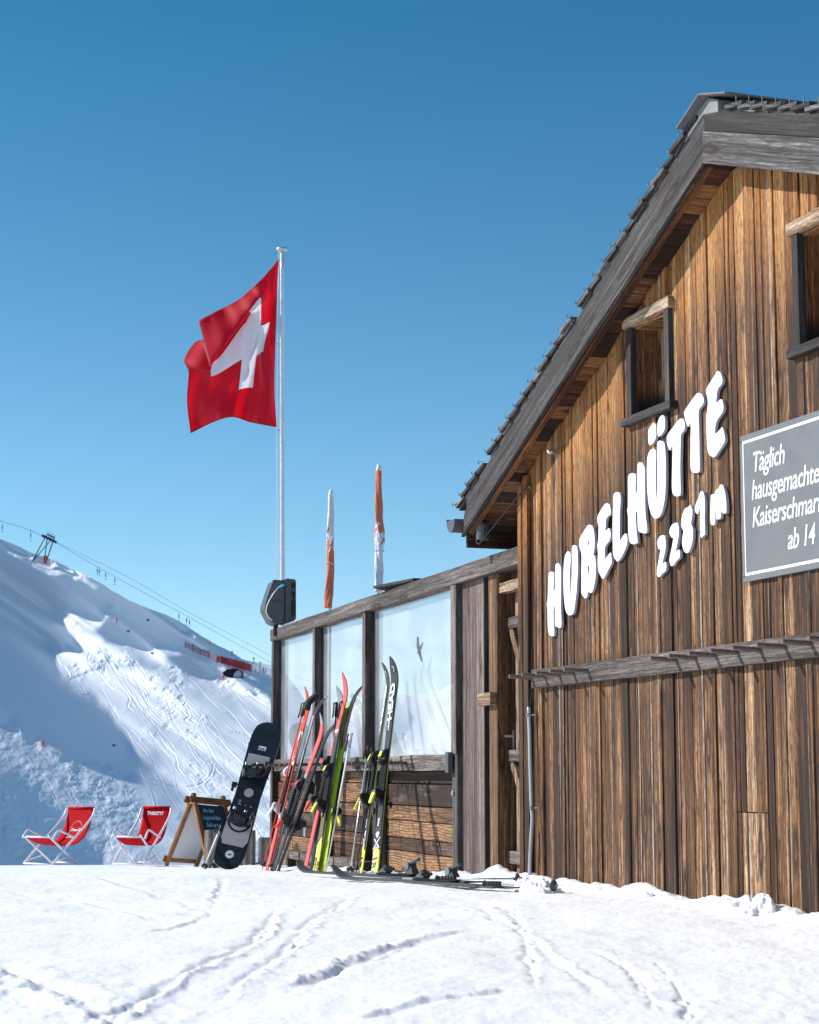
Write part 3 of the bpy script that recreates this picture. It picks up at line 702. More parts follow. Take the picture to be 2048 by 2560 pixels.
slope_uv_hexa(mb, ([(B_[0]+.06, bl(B_[0]+.06)-.012), (AX-.02, bl(AX-.02)-.012), (AX-.02, bl(AX)+.10), (B_[0]+.06, bl(B_[0]+.06)+.10)], OV-.075, OV-.036), .5, 0, angl)
mb.build('flying_rafter', [M['soffit']], root_roof, bevel=.003)
# deck between soffit and shingles
mb = MB()
zt_l = lambda s_: tl(s_)-.004
mb.hexa([(-.69, NB, ZU(-.69)+.03), (3.09, NB, ZU(3.09)+.03), (3.09, OV-.04, ZU(3.09)+.03), (-.69, OV-.04, ZU(-.69)+.03), (-.69, NB, zt_l(-.69)), (3.09, NB, zt_l(3.09)), (3.09, OV-.04, zt_l(3.09)), (-.69, OV-.04, zt_l(-.69))], H, 0)
mb.hexa([(3.095, NB, ZU(3.1)+.03), (SE, NB, ZU(SE)+.03), (SE, OV-.04, ZU(SE)+.03), (3.095, OV-.04, ZU(3.1)+.03), (3.095, NB, tr_(3.1)-.004), (SE, NB, tr_(SE)-.004), (SE, OV-.04, tr_(SE)-.004), (3.095, OV-.04, tr_(3.1)-.004)], H, 0)
mb.build('deck', [M['dgrey']], root_roof)
# shingle courses: each course is a row of separate split shingles along the depth of the roof, edge visible at the verge
HK = []; mb = MB(); hk = MB(); step = .142; s = -.80; k = 0; rr = random.Random(21)
kl = (tl(1)-tl(0)); ux = Vector((1, kl)).normalized()
while s < 2.93:
    if k not in (4, 16):
        z = tl(s); L = step*1.32
        a0 = (s, z+.004); tilt = .019
        a1 = (s+ux.x*L, z+ux.y*L-.002)
        p = [(a0[0], a0[1]+tilt), (a1[0], a1[1]+.004), (a1[0]-.004, a1[1]+.026), (a0[0]-.012, a0[1]+tilt+.030)]
        ext = OV+rr.uniform(.0, .022)
        slope_uv_hexa(mb, (p, NB, ext), rr.random(), 0, angl)
        slope_uv_hexa(mb, ([(a0[0]+.02, a0[1]), (a1[0]-.02, a1[1]-.012), (a1[0]-.02, a1[1]+.003), (a0[0]+.02, a0[1]+tilt-.002)], NB, ext-.02), rr.random(), 0, angl)
    # wire hook at the foot of the course
    c = Vector((s-.012, tl(s)+.05)); pts = []
    for (da, db) in ((.05, -.02), (0, 0), (-.014, .0), (-.022, .009), (-.019, .019), (-.010, .023)):
        pts.append(H(c.x+ux.x*da-ux.y*db, OV+.012, c.y+ux.y*da+ux.x*db))
    HK.append((pts, 0))
    s += step*ux.x; k += 1
kr = (tr_(4)-tr_(3)); s = 3.35; uxr = Vector((1, kr)).normalized()
while s < 8.5:
    z = tr_(s); L = step*1.32
    p = [(s, z+.004), (s+uxr.x*L, z+uxr.y*L+.034), (s+uxr.x*L+.01, z+uxr.y*L+.056), (s, z+.026)]
    slope_uv_hexa(mb, (p, NB, OV+rr.uniform(0, .02)), rr.random(), 0, angr)
    slope_uv_hexa(mb, ([(s, z-.012), (s+uxr.x*L, z+uxr.y*L+.003), (s+uxr.x*L, z+uxr.y*L+.030), (s, z+.002)], NB, OV-.01), rr.random(), 0, angr)
    HK.append(([H(s+.15, OV+.026, z-.012), H(s+.15, OV+.027, z+.028)], 1))
    s += step*uxr.x
shi = mb.build('shingles', [M['grey']], root_roof, bevel=.002)
hk0 = {}
for pts, kind_ in HK:
    if kind_ not in hk0:
        hk = MB(); hk.tube(pts, .003, 5); hk0[kind_] = (hk.build('wire_hook', [M['zinc']], root_roof), Vector(pts[0]))
    else:
        c = hk0[kind_][0].copy(); COL.objects.link(c); c.parent = root_roof; c.location = Vector(pts[0])-hk0[kind_][1]
# ridge cap
mb = MB(); OC = OV+.05
R0 = W(1745, 233, OC); R1 = W(1690, 323, OC); R1b = W(1698, 326, OC)
th = .012
capz = R0[1]
mb.hexa([(R1[0], NB, R1[1]), (R0[0], NB, R0[1]-th), (R0[0], OC, R0[1]-th), (R1[0], OC, R1[1]), (R1[0]-.003, NB, R1[1]+th), (R0[0], NB, R0[1]), (R0[0], OC, R0[1]), (R1[0]-.003, OC, R1[1]+th)], H, 1)
s2 = R0[0]+.30; z2 = R0[1]-.105
mb.hexa([(R0[0]+.0005, NB, R0[1]-th), (s2, NB, z2), (s2, OC, z2), (R0[0]+.0005, OC, R0[1]-th), (R0[0]+.0005, NB, R0[1]), (s2, NB, z2+th), (s2, OC, z2+th), (R0[0]+.0005, OC, R0[1])], H, 1)
mb.build('ridge_cap', [M['tile']], root_roof, bevel=.002)
mb = MB()
b0 = W(1712, 335, OV-.02); b1 = W(1760, 245, OV-.02)
slope_uv_hexa(mb, ([(b0[0]+.02, b0[1]-.06), (AX, tl(AX)-.02), (AX+.17, tr_(AX+.17)-.01), (AX+.17, z2+.035), (R0[0]+.01, R0[1]-.022), (b0[0]+.02, R1[1]+.01)], NB, OV-.004), .4, 0)
mb.build('ridge_box', [M['zincl']], root_roof, bevel=.003)
mb = MB()   # lightning conductor along the ridge
q0 = W(1836, 238, .1); q1 = W(1898, 238, .1); q2 = W(1925, 264, .1); q3 = W(1965, 262, .1)
mb.tube([H(R0[0]-.01, -3.0, R0[1]+.03), H(R0[0]+.0, -1.2, R0[1]+.035), H(R0[0], -.75, R0[1]+.05), H(R0[0]+.05, -.6, R0[1]+.05), H(R0[0]+.16, -.5, R0[1]-.04), H(R0[0]+.34, -.4, R0[1]-.09), H(R0[0]+.7, -.3, R0[1]-.18)], .008, 6)
mb.build('lightning_wire', [M['steel']], root_roof)
# gutter along the eave
OG = OV+.06
g0 = W(1116, 1303, OG); g1 = W(1160, 1303, OG); gr_ = .084; gc = (g0[0]+gr_+.005, g0[1]-.004)
mb = MB(); rows_ = []
for nn in (OG, NB):
    o_ = [(gc[0]-gr_*math.cos(a), gc[1]-gr_*1.05*math.sin(a)) for a in np.linspace(0, math.pi, 14)]
    i_ = [(gc[0]-(gr_-.006)*math.cos(a), gc[1]-(gr_-.006)*1.05*math.sin(a)) for a in np.linspace(math.pi, 0, 14)]
    rows_.append([H(p[0], nn, p[1]) for p in o_+i_])
mb.grid(rows_, True, cap=True)
mb.tube([H(gc[0]-gr_, OG, gc[1]+.004), H(gc[0]-gr_, NB, gc[1]+.004)], .010, 8)
slope_uv_hexa(mb, ([(gc[0]-gr_*math.cos(a), gc[1]-gr_*1.05*math.sin(a)) for a in np.linspace(0, math.pi, 14)], OG-.006, OG-.001), .3, 0)
mb.lathe([(.045, 0), (.045, .10), (.04, .12)], H(gc[0]+.22, OV-.10, gc[1]-.16), (0, 0, 1), 14)
mb.build('gutter', [M['zinc']], hut, smooth=False)
mb = MB()
mb.hexa([(-.70, NB, 2.30), (-.675, NB, 2.30), (-.675, OV-.04, 2.30), (-.70, OV-.04, 2.30), (-.70, NB, 2.46), (-.675, NB, 2.47), (-.675, OV-.04, 2.47), (-.70, OV-.04, 2.46)], H, 1)
mb.build('fascia', [M['soffit']], root_roof)

# windows
def window(w_, lint, sillp, deep=.16):
    (a, b, c, d) = w_
    fr = MB()
    j = .06
    fr.box(a-j, a-.001, -.02, .025, c, d, H, 2)
    wi = fr.build('window', [M['dgrey']], hut, bevel=.003)
    fr = MB(); fr.box(b+.001, b+j, -.02, .03, c, d, H, 2); fr.build('jamb', [M['dgrey']], wi, bevel=.003)
    l = MB(); l.box(a-j-.03, b+j+.02, -.01, .038, d+.001, d+.068, H, 0, .9); l.build('lintel', [M['lintel']], wi, bevel=.004)
    l = MB(); l.box(a-j-.035, b+j+.04, -.02, .050, c-.052, c-.001, H, 0, .2); l.build('sill', [M['dgrey']], wi, bevel=.004)
    l = MB()   # reveal boards and shutter at the back
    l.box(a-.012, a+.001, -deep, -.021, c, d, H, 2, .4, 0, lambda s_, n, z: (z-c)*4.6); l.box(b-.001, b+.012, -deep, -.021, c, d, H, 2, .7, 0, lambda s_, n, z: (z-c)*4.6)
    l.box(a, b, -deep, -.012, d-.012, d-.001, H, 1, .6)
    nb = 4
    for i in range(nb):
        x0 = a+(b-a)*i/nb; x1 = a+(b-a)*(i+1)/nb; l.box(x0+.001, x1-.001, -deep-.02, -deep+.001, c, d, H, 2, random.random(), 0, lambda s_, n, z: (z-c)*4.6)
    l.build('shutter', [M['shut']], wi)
    l = MB(); l.box(a, b, -deep, .0, c-.0005, c+.012, H, 0, .3); l.build('window_board', [M['dgrey']], wi)
    return wi
M['lintel'] = wood('pale lintel timber', [(0, (.08, .04, .02)), (.4, (.24, .13, .065)), (.8, (.46, .31, .19)), (1, (.6, .46, .34))], grey=.3, dark=.5, bstr=.5)
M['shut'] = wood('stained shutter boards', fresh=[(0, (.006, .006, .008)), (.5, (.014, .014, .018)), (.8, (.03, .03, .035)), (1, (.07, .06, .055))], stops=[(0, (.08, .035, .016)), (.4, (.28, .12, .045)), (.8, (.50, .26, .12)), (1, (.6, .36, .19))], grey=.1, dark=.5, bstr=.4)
for w_ in WIN: window(w_, None, None)

# ------------------------------------------------------------------ cable and conduit
cab = MB()
pc = lambda x, y, O: H(W(x, y, O)[0], O, W(x, y, O)[1])
cpts = [pc(1188, 1330, OV-.05), pc(1190, 1348, .12), pc(1196, 1360, .12), pc(1205, 1352, .12), pc(1219, 1335, .12), pc(1310, 1224, .05), pc(1318, 1217, .045), pc(1325, 1219, .04), pc(1330, 1232, .035), pc(1332, 1268, .035), pc(1333, 1400, .034), pc(1332, 1560, .034), pc(1330, 1680, .034), pc(1329, 1740, .034), pc(1325, 1772, .036)]
cab.tube(smooth_pts([tuple(p) for p in cpts], 5), .0048, 6)
tag(cab.build('black_cable', [M['black']], None, smooth=True), 'thin black cable looping from the eave down the corner of the hut', 'cable')
cd = thing('conduit_pipe', 'grey plastic conduit pipe running down the hut corner into the snow', 'pipe', pc(1325, 2187, .045))
mb = MB(); mb.tube(smooth_pts([tuple(pc(x, y, .045)) for x, y in ((1322, 1768), (1324, 1830), (1327, 1950), (1329, 2013), (1331, 2045), (1329, 2080), (1326, 2140), (1324, 2200))], 5), .0125, 12)
mb.build('pipe', [M['steel']], cd, smooth=True)
for (x, y) in ((1322, 1788), (1330, 2020)):
    mb = MB(); p = pc(x, y, .045); mb.lathe([(.017, -.012), (.017, .012)], p, (0, 0, 1), 12); mb.tube([p-SH*.0, p+SH*.05-NH*.03], .006, 6); mb.build('pipe_clip', [M['midgrey']], cd)
# small white insulator under the eave
mb = MB(); p = pc(1381, 1130, .03); mb.lathe([(.004, -.02), (.018, -.01), (.016, .02), (.01, .035)], p, NH, 10)
tag(mb.build('wall_insulator', [M['silver']], None, smooth=True), 'small pale insulator screwed to the boards just under the left eave', 'insulator')

# ------------------------------------------------------------------ ski rack on the hut wall
rb0 = W(1329, 1700, .045)[0]; RZ0, RZ1 = 1.262, 1.384
rack = thing('ski_rack', 'long grey timber rail with round pegs screwed across the hut wall', 'ski rack', H(rb0, .02, RZ0))
mb = MB(); mb.box(rb0, 7.6, .012, .047, RZ0, RZ1, H, 0, .35); mb.build('rail', [M['beam']], rack, bevel=.004)
peg_tips = [(1274, 1687), (1306, 1683), (1341, 1680), (1376, 1677), (1411, 1673), (1627, 1651), (1673, 1646), (1723, 1640), (1777, 1634), (1832, 1628), (1893, 1622), (1957, 1615), (2023, 1606)]
first_peg = None
for i, (x, y) in enumerate(peg_tips+[(0, 0)]*4):
    if x: s_ = W(x, y, .205)[0]
    else: s_ += .26
    if first_peg is None:
        mb = MB(); z_ = 1.336; o_ = Vector(H(s_, .048, z_)); mb.tube([H(s_, .0475, z_-.004), H(s_, .207, z_+.002)], [.0145, .0135], 10, rnd=.6)
        first_peg = mb.build('peg', [M['pink']], rack, smooth=False); s_first = s_
    else:
        c = first_peg.copy(); COL.objects.link(c); c.parent = rack; c.location = SH*(s_-s_first)

# ------------------------------------------------------------------ lettering
LZ = {'A': (1350, 1330, 200/1597), 'B': (1480, 1130, 220/1581), 'C': (1610, 900, 230/1181), 'D': (1630, 1200, 200/1725)}
GL = [('A', [[(235,790),(270,810),(282,860),(275,1000),(270,1175),(300,1130),(305,900),(308,720),(318,645),(352,622),(385,650),(418,730),(420,1000),(418,1500),(425,1700),(430,1840),(415,1905),(390,1918),(355,1895),(318,1890),(300,1840),(300,1620),(295,1480),(272,1530),(272,1800),(285,1960),(280,2065),(240,2078),(195,2055),(162,1960),(155,1700),(150,1540),(136,1450),(150,1380),(162,1200),(168,1000),(175,850),(192,805)]]),
 ('A', [[(555,382),(610,430),(612,600),(598,800),(600,1000),(600,1150),(590,1250),(600,1320),(618,1150),(632,950),(640,600),(638,350),(650,280),(680,262),(712,275),(745,320),(755,500),(760,750),(745,950),(735,1150),(705,1400),(685,1550),(650,1640),(600,1662),(550,1640),(510,1550),(490,1400),(475,1200),(470,950),(475,700),(490,530),(520,430)]]),
 ('A', [[(1001,-146),(1050,-100),(1080,0),(1090,200),(1085,330),(1065,440),(1100,500),(1115,650),(1112,850),(1095,1000),(1050,1180),(1010,1215),(960,1195),(945,1270),(910,1325),(870,1290),(830,1220),(825,1000),(828,700),(830,440),(795,330),(785,180),(820,80),(870,0),(903,-54),(950,-130)], [(968,170),(985,200),(977,240),(958,325),(950,270),(955,200)], [(967,655),(985,700),(980,780),(960,885),(950,780),(955,690)]]),
 ('B', [[(270,925),(300,935),(325,980),(335,1110),(285,1155),(252,1220),(245,1330),(240,1415),(300,1370),(322,1395),(335,1480),(320,1575),(270,1645),(235,1710),(230,1850),(230,1920),(330,1810),(345,1850),(355,1977),(308,2085),(236,2229),(200,2278),(168,2247),(119,2139),(105,2000),(108,1800),(97,1670),(115,1580),(118,1400),(120,1330),(95,1230),(105,1150),(150,1060),(200,980),(240,930)]]),
 ('B', [[(440,722),(480,728),(510,770),(512,900),(500,1100),(498,1350),(500,1585),(545,1530),(590,1470),(625,1480),(635,1560),(630,1650),(590,1760),(520,1900),(465,1965),(430,1940),(385,1850),(375,1650),(372,1300),(380,1000),(385,800),(405,740)]]),
 ('B', [[(710,380),(765,390),(785,430),(782,600),(785,745),(810,690),(812,450),(818,250),(835,195),(865,182),(900,200),(945,270),(950,400),(952,700),(955,950),(965,1150),(990,1350),(985,1440),(950,1460),(880,1445),(845,1430),(825,1350),(820,1200),(815,1060),(785,1120),(800,1400),(820,1600),(800,1640),(740,1655),(690,1630),(665,1560),(655,1400),(650,1150),(632,1040),(648,980),(648,700),(648,480),(665,410)]]),
 ('C', [[(205,1035),(260,1065),(275,1200),(280,1400),(278,1600),(270,1750),(245,1900),(210,1995),(155,2035),(105,2000),(70,1900),(50,1750),(40,1550),(40,1300),(55,1210),(95,1145),(150,1165),(152,1300),(150,1500),(152,1700),(158,1795),(168,1700),(172,1500),(172,1300),(168,1120),(175,1050)]]),
 ('C', [[(125,812),(150,830),(155,900),(155,990),(120,1060),(90,1090),(62,1075),(55,980),(58,900),(85,850)]]), ('C', [[(235,708),(262,730),(270,790),(268,870),(245,930),(200,980),(178,965),(170,890),(175,820),(200,740)]]),
 ('C', [[(480,750),(512,770),(525,840),(510,910),(475,960),(470,1100),(465,1400),(470,1700),(450,1740),(425,1750),(380,1730),(360,1650),(362,1400),(368,1100),(335,1158),(310,1120),(292,1020),(305,960),(360,880),(440,775)]]),
 ('C', [[(700,422),(740,440),(765,490),(760,560),(710,630),(700,700),(710,1000),(712,1200),(715,1400),(695,1440),(655,1448),(615,1430),(598,1350),(600,1000),(600,800),(575,852),(550,830),(518,700),(530,640),(590,550),(670,440)]]),
 ('C', [[(945,142),(980,165),(1005,230),(1000,300),(950,370),(935,450),(930,550),(980,505),(1010,530),(1020,620),(1000,680),(945,760),(920,830),(918,950),(1000,865),(1020,900),(1040,1000),(1030,1060),(960,1170),(910,1240),(880,1243),(830,1200),(812,1100),(802,900),(798,740),(815,640),(820,520),(798,400),(808,360),(860,270)]])]
GN = [('D', [[(220,1188),(265,1200),(290,1250),(295,1400),(285,1520),(250,1680),(225,1800),(275,1770),(305,1780),(310,1880),(290,1960),(220,2020),(165,2085),(120,2075),(108,1990),(125,1850),(160,1650),(185,1480),(195,1400),(175,1490),(140,1480),(118,1380),(125,1300),(165,1225)]]),
 ('D', [[(500,922),(550,930),(575,1000),(580,1130),(565,1270),(530,1450),(515,1535),(570,1508),(600,1520),(605,1600),(590,1680),(520,1750),(470,1830),(430,1858),(395,1820),(380,1720),(400,1600),(440,1400),(470,1200),(480,1100),(455,1230),(420,1235),(380,1150),(385,1070),(430,970)]]),
 ('D', [[(822,535),(850,580),(870,650),(865,780),(845,930),(880,1040),(885,1120),(880,1250),(860,1380),(820,1500),(780,1560),(735,1570),(690,1520),(660,1430),(650,1300),(670,1180),(680,1100),(640,1010),(630,950),(640,820),(665,720),(700,640),(745,592),(765,602)], [(742,820),(750,850),(740,876),(732,850)], [(772,1190),(778,1220),(755,1300),(760,1230)]]),
 ('D', [[(1070,240),(1105,260),(1130,350),(1140,500),(1135,800),(1140,1000),(1145,1160),(1110,1200),(1075,1238),(1048,1220),(1045,1000),(1045,750),(1035,590),(1010,690),(980,730),(945,700),(925,610),(960,480),(1010,370),(1040,270)]]),
 ('D', [[(1490,98),(1530,120),(1570,250),(1595,400),(1605,600),(1600,700),(1570,722),(1520,710),(1495,650),(1480,500),(1470,430),(1480,600),(1490,750),(1475,820),(1430,848),(1390,830),(1380,700),(1372,500),(1365,700),(1365,900),(1340,960),(1310,975),(1275,950),(1262,850),(1262,600),(1268,420),(1272,340),(1300,310),(1345,305),(1370,230),(1410,195),(1435,180),(1460,120)]])]
def glyph_mesh(g, fn, d0, d1, o0):
    """closed outline(s) in photo pixels -> board letter of real thickness standing off the wall"""
    x0, y0, sc = LZ[g[0]]; loops = []
    for L in g[1]:
        p = [(x0+x*sc, y0+y*sc) for x, y in L]; loops.append([W(x, y, o0) for x, y in smooth_pts(p+[p[0]], 3)[:-1]])
    cu = bpy.data.curves.new('t', 'CURVE'); cu.dimensions = '2D'; cu.fill_mode = 'FRONT'
    for L in loops:
        sp = cu.splines.new('POLY'); sp.points.add(len(L)-1); sp.use_cyclic_u = True
        for i, p in enumerate(L): sp.points[i].co = (p[0], p[1], 0, 1)
    to = bpy.data.objects.new('t', cu); m = to.to_mesh(); vs = [v.co.copy() for v in m.vertices]; fs = [tuple(p.vertices) for p in m.polygons]
    to.to_mesh_clear(); bpy.data.objects.remove(to); bpy.data.curves.remove(cu)
    mb = MB()
    for dd, rev in ((d1, False), (d0, True)):
        b = len(mb.v); mb.v += [tuple(fn(v.x, dd, v.y)) for v in vs]; mb.d += [9.]*len(vs)
        for f in fs: mb.f.append(tuple(b+i for i in (reversed(f) if rev else f))); mb.uv.append([(0, 0)]*len(f)); mb.rn.append(.5); mb.mi.append(0)
    for L in loops:
        for i in range(len(L)):
            p, q_ = L[i], L[(i+1) % len(L)]; mb.face([fn(p[0], d0, p[1]), fn(q_[0], d0, q_[1]), fn(q_[0], d1, q_[1]), fn(p[0], d1, p[1])], None, .5, 1)
    c = loops[0]; top_ = max(c, key=lambda p: p[1]); bot = min(c, key=lambda p: p[1])
    return mb, [(top_[0], top_[1]-.035), (bot[0], bot[1]+.03)]
def lettering(name, label, GG, grp=None):
    x0, y0, sc = LZ[GG[0][0]]; o_ = W(x0+GG[0][1][0][0][0]*sc, y0+GG[0][1][0][0][1]*sc)
    th_ = thing(name, label, 'lettering', H(o_[0], 0, o_[1]))
    for g in GG:
        mb, scr = glyph_mesh(g, H, .014, .032, .032); l = mb.build('letter', [M['white'], M['whiteedge']], th_)
        for (a, b) in scr: mb = MB(); mb.lathe([(.0045, 0), (.0045, .002)], H(a, .0315, b), NH, 8); mb.build('screw', [M['midgrey']], l)
lettering('hut_name_lettering', 'large white cut-out letters HUBELHÜTTE arching across the hut gable', GL)
lettering('altitude_lettering', 'smaller white cut-out characters 2281m below the hut name', GN)

# ------------------------------------------------------------------ menu board
SG = (3.104, 5.05, 1.697, 2.475)
def sgn(x0, y): return
sb = thing('menu_sign', 'grey painted board with white German writing on the hut wall', 'sign', H(SG[0], .02, SG[2]))
mb = MB(); mb.box(SG[0], SG[1], .010, .026, SG[2], SG[3], H, 0); mb.build('panel', [M['sign']], sb, bevel=.002)
mb = MB(); b_ = .032; tw = .014; f = H; n0, n1 = .0262, .0278
for (a, b, c, d) in ((SG[0]+b_, SG[1]-b_, SG[3]-b_-tw, SG[3]-b_), (SG[0]+b_, SG[1]-b_, SG[2]+b_, SG[2]+b_+tw), (SG[0]+b_, SG[0]+b_+tw*.6, SG[2]+b_+tw, SG[3]-b_-tw), (SG[1]-b_-tw, SG[1]-b_, SG[2]+b_+tw, SG[3]-b_-tw)):
    mb.box(a, b, n0, n1, c, d, H, 0)
mb.build('border', [M['signw']], sb)
def line(txt, px, py, size, al='LEFT'):
    s0, z0 = W(px, py, .028)
    fn = lambda x, y, z: H(s0+x, .0275+y, z0+z)
    text_mesh(txt, size, fn, shear=.22, ext=.0006, bold=.0010, space=.95, sx=.84).build('lettering', [M['signw']], sb)
    print(txt, s0, z0)
line('Täglich', 1340+1316*.4104, 880+735*.4104, .150)
line('hausgemachter', 1340+1312*.4104, 880+903*.4104, .150)
line('Kaiserschmarrn', 1340+1316*.4104, 880+1070*.4104, .150)
line('ab 14 Uhr', 1340+1532*.4104, 880+1203*.4104, .150)
for (a, c) in ((SG[0]+.012, SG[3]-.03), (SG[0]+.012, SG[2]+.03), (SG[1]-.012, SG[3]-.03), (SG[1]-.012, SG[2]+.03)): mb = MB(); mb.lathe([(.006, 0), (.006, .003)], H(a, .026, c), NH, 8); mb.build('screw', [M['zinc']], sb)

# ================================================================== glazed fence
sx = lambda px, O=0.0, py=1800: FW(px, py, O)[0]
zt = (FW(677, 1573.6, .02)[1]+FW(1305, 1362, .02)[1])/2; zb = (FW(707, 1594.5, .02)[1]+FW(1300, 1405.6, .02)[1])/2
mt = (FW(687.5, 1899, .02)[1]+FW(1121, 1886.5, .02)[1])/2; mbz = (FW(678.6, 1928, .02)[1]+FW(1118, 1925.7, .02)[1])/2
print('fence z', zt, zb, mt, mbz)
fence = thing('glazed_fence', 'timber fence with glass panes and lower planks joining the hut corner', 'fence', Fp(-4, 0, 0))
S0 = sx(676, .02, 1580); S1 = sx(1300, .02, 1380)
beam = MB()
nseg = 24
for k in range(nseg):     # slightly wavy, hand-hewn beam in one piece
    pass
P = []
rr = random.Random(4)
for k in range(nseg+1):
    s_ = S0+(S1-S0)*k/nseg; w1 = .002*math.sin(k*1.7)+rr.uniform(-.002, .002); w2 = .002*math.sin(k*1.1+2)+rr.uniform(-.002, .002)
    P.append([Fp(s_, .02+rr.uniform(-.002, .002), zb+w1), Fp(s_, .022, zt-.006+w2), Fp(s_, .014, zt+w2), Fp(s_, -.115, zt+w2), Fp(s_, -.115, zb+w1)])
beam.grid(P, True, uvs=lambda i, j: ([0, .12, .13, .26, .38, .5][j], S0+(S1-S0)*i/nseg), rnd=.42, cap=True)
beam.build('top_beam', [M['beam']], fence)
posts = [(680, 5), (783, 6), (908, 12), (1130, 13)]
pw = .095
PS = []
for k, (px, _) in enumerate(posts):
    a = sx(px, 0, 1750); b = a+(pw if k < 3 else .125); PS.append((a, b))
    mb = MB(); mb.box(a, b, -.118, .0, -.75 if k == 0 else -.6, zb-.001, Fp, 2, [.2, .7, .5, .9][k])
    mb.box(b-.001, b+.012, -.075, -.055, mt, zb-.002, Fp, 2, .1)
    mb.build('post', [M['dgrey']], fence, bevel=.004)
# lighter sheets on the post fronts: sun painted in, dark grey sides as shade
for k, (a, b) in enumerate(PS):
    mb = MB(); mb.box(a+.001, b-.001, .0005, .010, mt+.001 if k else -.4, zb-.001, Fp, 2, [.2, .7, .5, .9][k]); mb.build('lit_front', [M['beam']], fence, bevel=.003)
# middle rail
R0_ = sx(687, .03, 1900)
rail = MB(); P = []
for k in range(19):
    s_ = R0_+(PS[3][0]-.004-R0_)*k/18; w1 = .004*math.sin(k*1.3)
    P.append([Fp(s_, .032, mbz+w1*.6), Fp(s_, .036, mt-.012+w1), Fp(s_, .028, mt+w1), Fp(s_, -.05, mt+w1), Fp(s_, -.05, mbz+w1)])
rail.grid(P, True, uvs=lambda i, j: ([0, .11, .13, .21, .33, .4][j], i*.33), rnd=.8, cap=True)
rail.build('middle_rail', [M['beam']], fence)
mb = MB(); mb.box(PS[3][0]-.02, PS[3][0]+.055, .0105, .05, mbz-.02, mt+.015, Fp, 2, .3); mb.build('rail_bracket', [M['zinc']], fence, bevel=.003)
# glass
t = NT('clear glass pane')
gb = t.n('ShaderNodeNewGeometry').outputs['Backfacing']
gf = t.math('MULTIPLY', t.math('MULTIPLY', t.n('ShaderNodeFresnel', {'IOR': 1.5}).outputs[0], 1.45, clamp=True), t.math('SUBTRACT', 1.0, gb))
tr = t.n('ShaderNodeBsdfTransparent', {'Color': (.93, .94, .94, 1)}).outputs[0]; gl = t.n('ShaderNodeBsdfGlossy', {'Color': (1, 1, 1, 1), 'Roughness': 0.0}).outputs[0]
tcg = t.n('ShaderNodeTexCoord').outputs['Object']
df_ = t.n('ShaderNodeBsdfDiffuse', {'Color': (.86, .88, .9, 1)}).outputs[0]
m1 = t.n('ShaderNodeMixShader', {0: gf, 1: tr, 2: gl}).outputs[0]
snow_refl = t.mr(t.noise(tcg, 1.6, 4, .6), .35, .75, .09, .18)  # patchy white diffuse veil: painted reflection of the bright snow
m2 = t.n('ShaderNodeMixShader', {0: snow_refl, 1: m1, 2: df_}).outputs[0]
t.t.links.new(m2, t.out.inputs[0]); M['glass'] = t.m
for k in range(3):
    a = PS[k][1]+.004; b = PS[k+1][0]-.004
    mb = MB(); mb.box(a, b, -.082, -.074, mt-.03, zb+.02, Fp, 2)
    mb.build('glass_pane', [M['glass']], fence)
# bird sticker
t_ = [(1367, -5), (1373, 60), (1380, 75), (1392, 60), (1403, 35), (1405, 55), (1392, 88), (1388, 105), (1390, 140), (1400, 190), (1400, 212), (1385, 185), (1368, 140), (1357, 128), (1362, 105), (1352, 80), (1355, 10), (1354, -10)]
bd = [FW(640+x*.2969, 1600+y*.2969-6, -.072) for x, y in t_]
mb = MB(); mb.prism(bd, -.0735, -.0725, Fp); tag(mb.build('bird_sticker', [M['dark']], None), 'dark bird silhouette sticker on the widest glass pane of the fence', 'sticker')

# lower planks between the posts
zs = [mbz-.002] + [FW(993, y, -.05)[1] for y in (1959, 2012.7, 2049.8, 2092.9, 2125.5)] + [-.10, -.30]
for k in range(3):
    a, b = PS[k][1]+.002, PS[k+1][0]-.002
    drop = [-.16, -.08, 0][k]
    lst = zs if k == 2 else zs+[-.45]
    for i in range(len(lst)-1):
        z1, z0 = lst[i], lst[i+1]
        mb = MB(); rec = -.02 if i == 0 else 0
        mb.box(a, b, -.10+rec, -.055+rec+rr.uniform(-.004, .004), z0+.004, z1-.004, Fp, 0)
        mb.build('plank', [M['plank']], fence, bevel=.004)
mb = MB(); mb.box(PS[0][1]+.002, PS[3][0]-.002, -.135, -.122, -.5, mbz, Fp, 0); mb.build('plank_backing', [M['hole']], fence)
# deep lower posts beside the third and first posts
for (p0, p1) in ((949, 981), (815, 836)):
    a, b = sx(p0, -.02, 2000), sx(p0, -.02, 2000)+.09
    mb = MB(); mb.box(a+.02, b+.03, -.05, .045 if p0 > 900 else .03, -.45, mbz-.02, Fp, 2); mb.build('lower_post', [M['dgrey']], fence, bevel=.004)
# bolt with washer on the right post
q_ = FW(1129, 1983, .012); mb = MB(); mb.lathe([(.020, 0), (.020, .003), (.010, .0035), (.010, .010)], Fp(q_[0]+.02, .0105, q_[1]), NF, 12); mb.build('bolt', [M['silver']], fence)
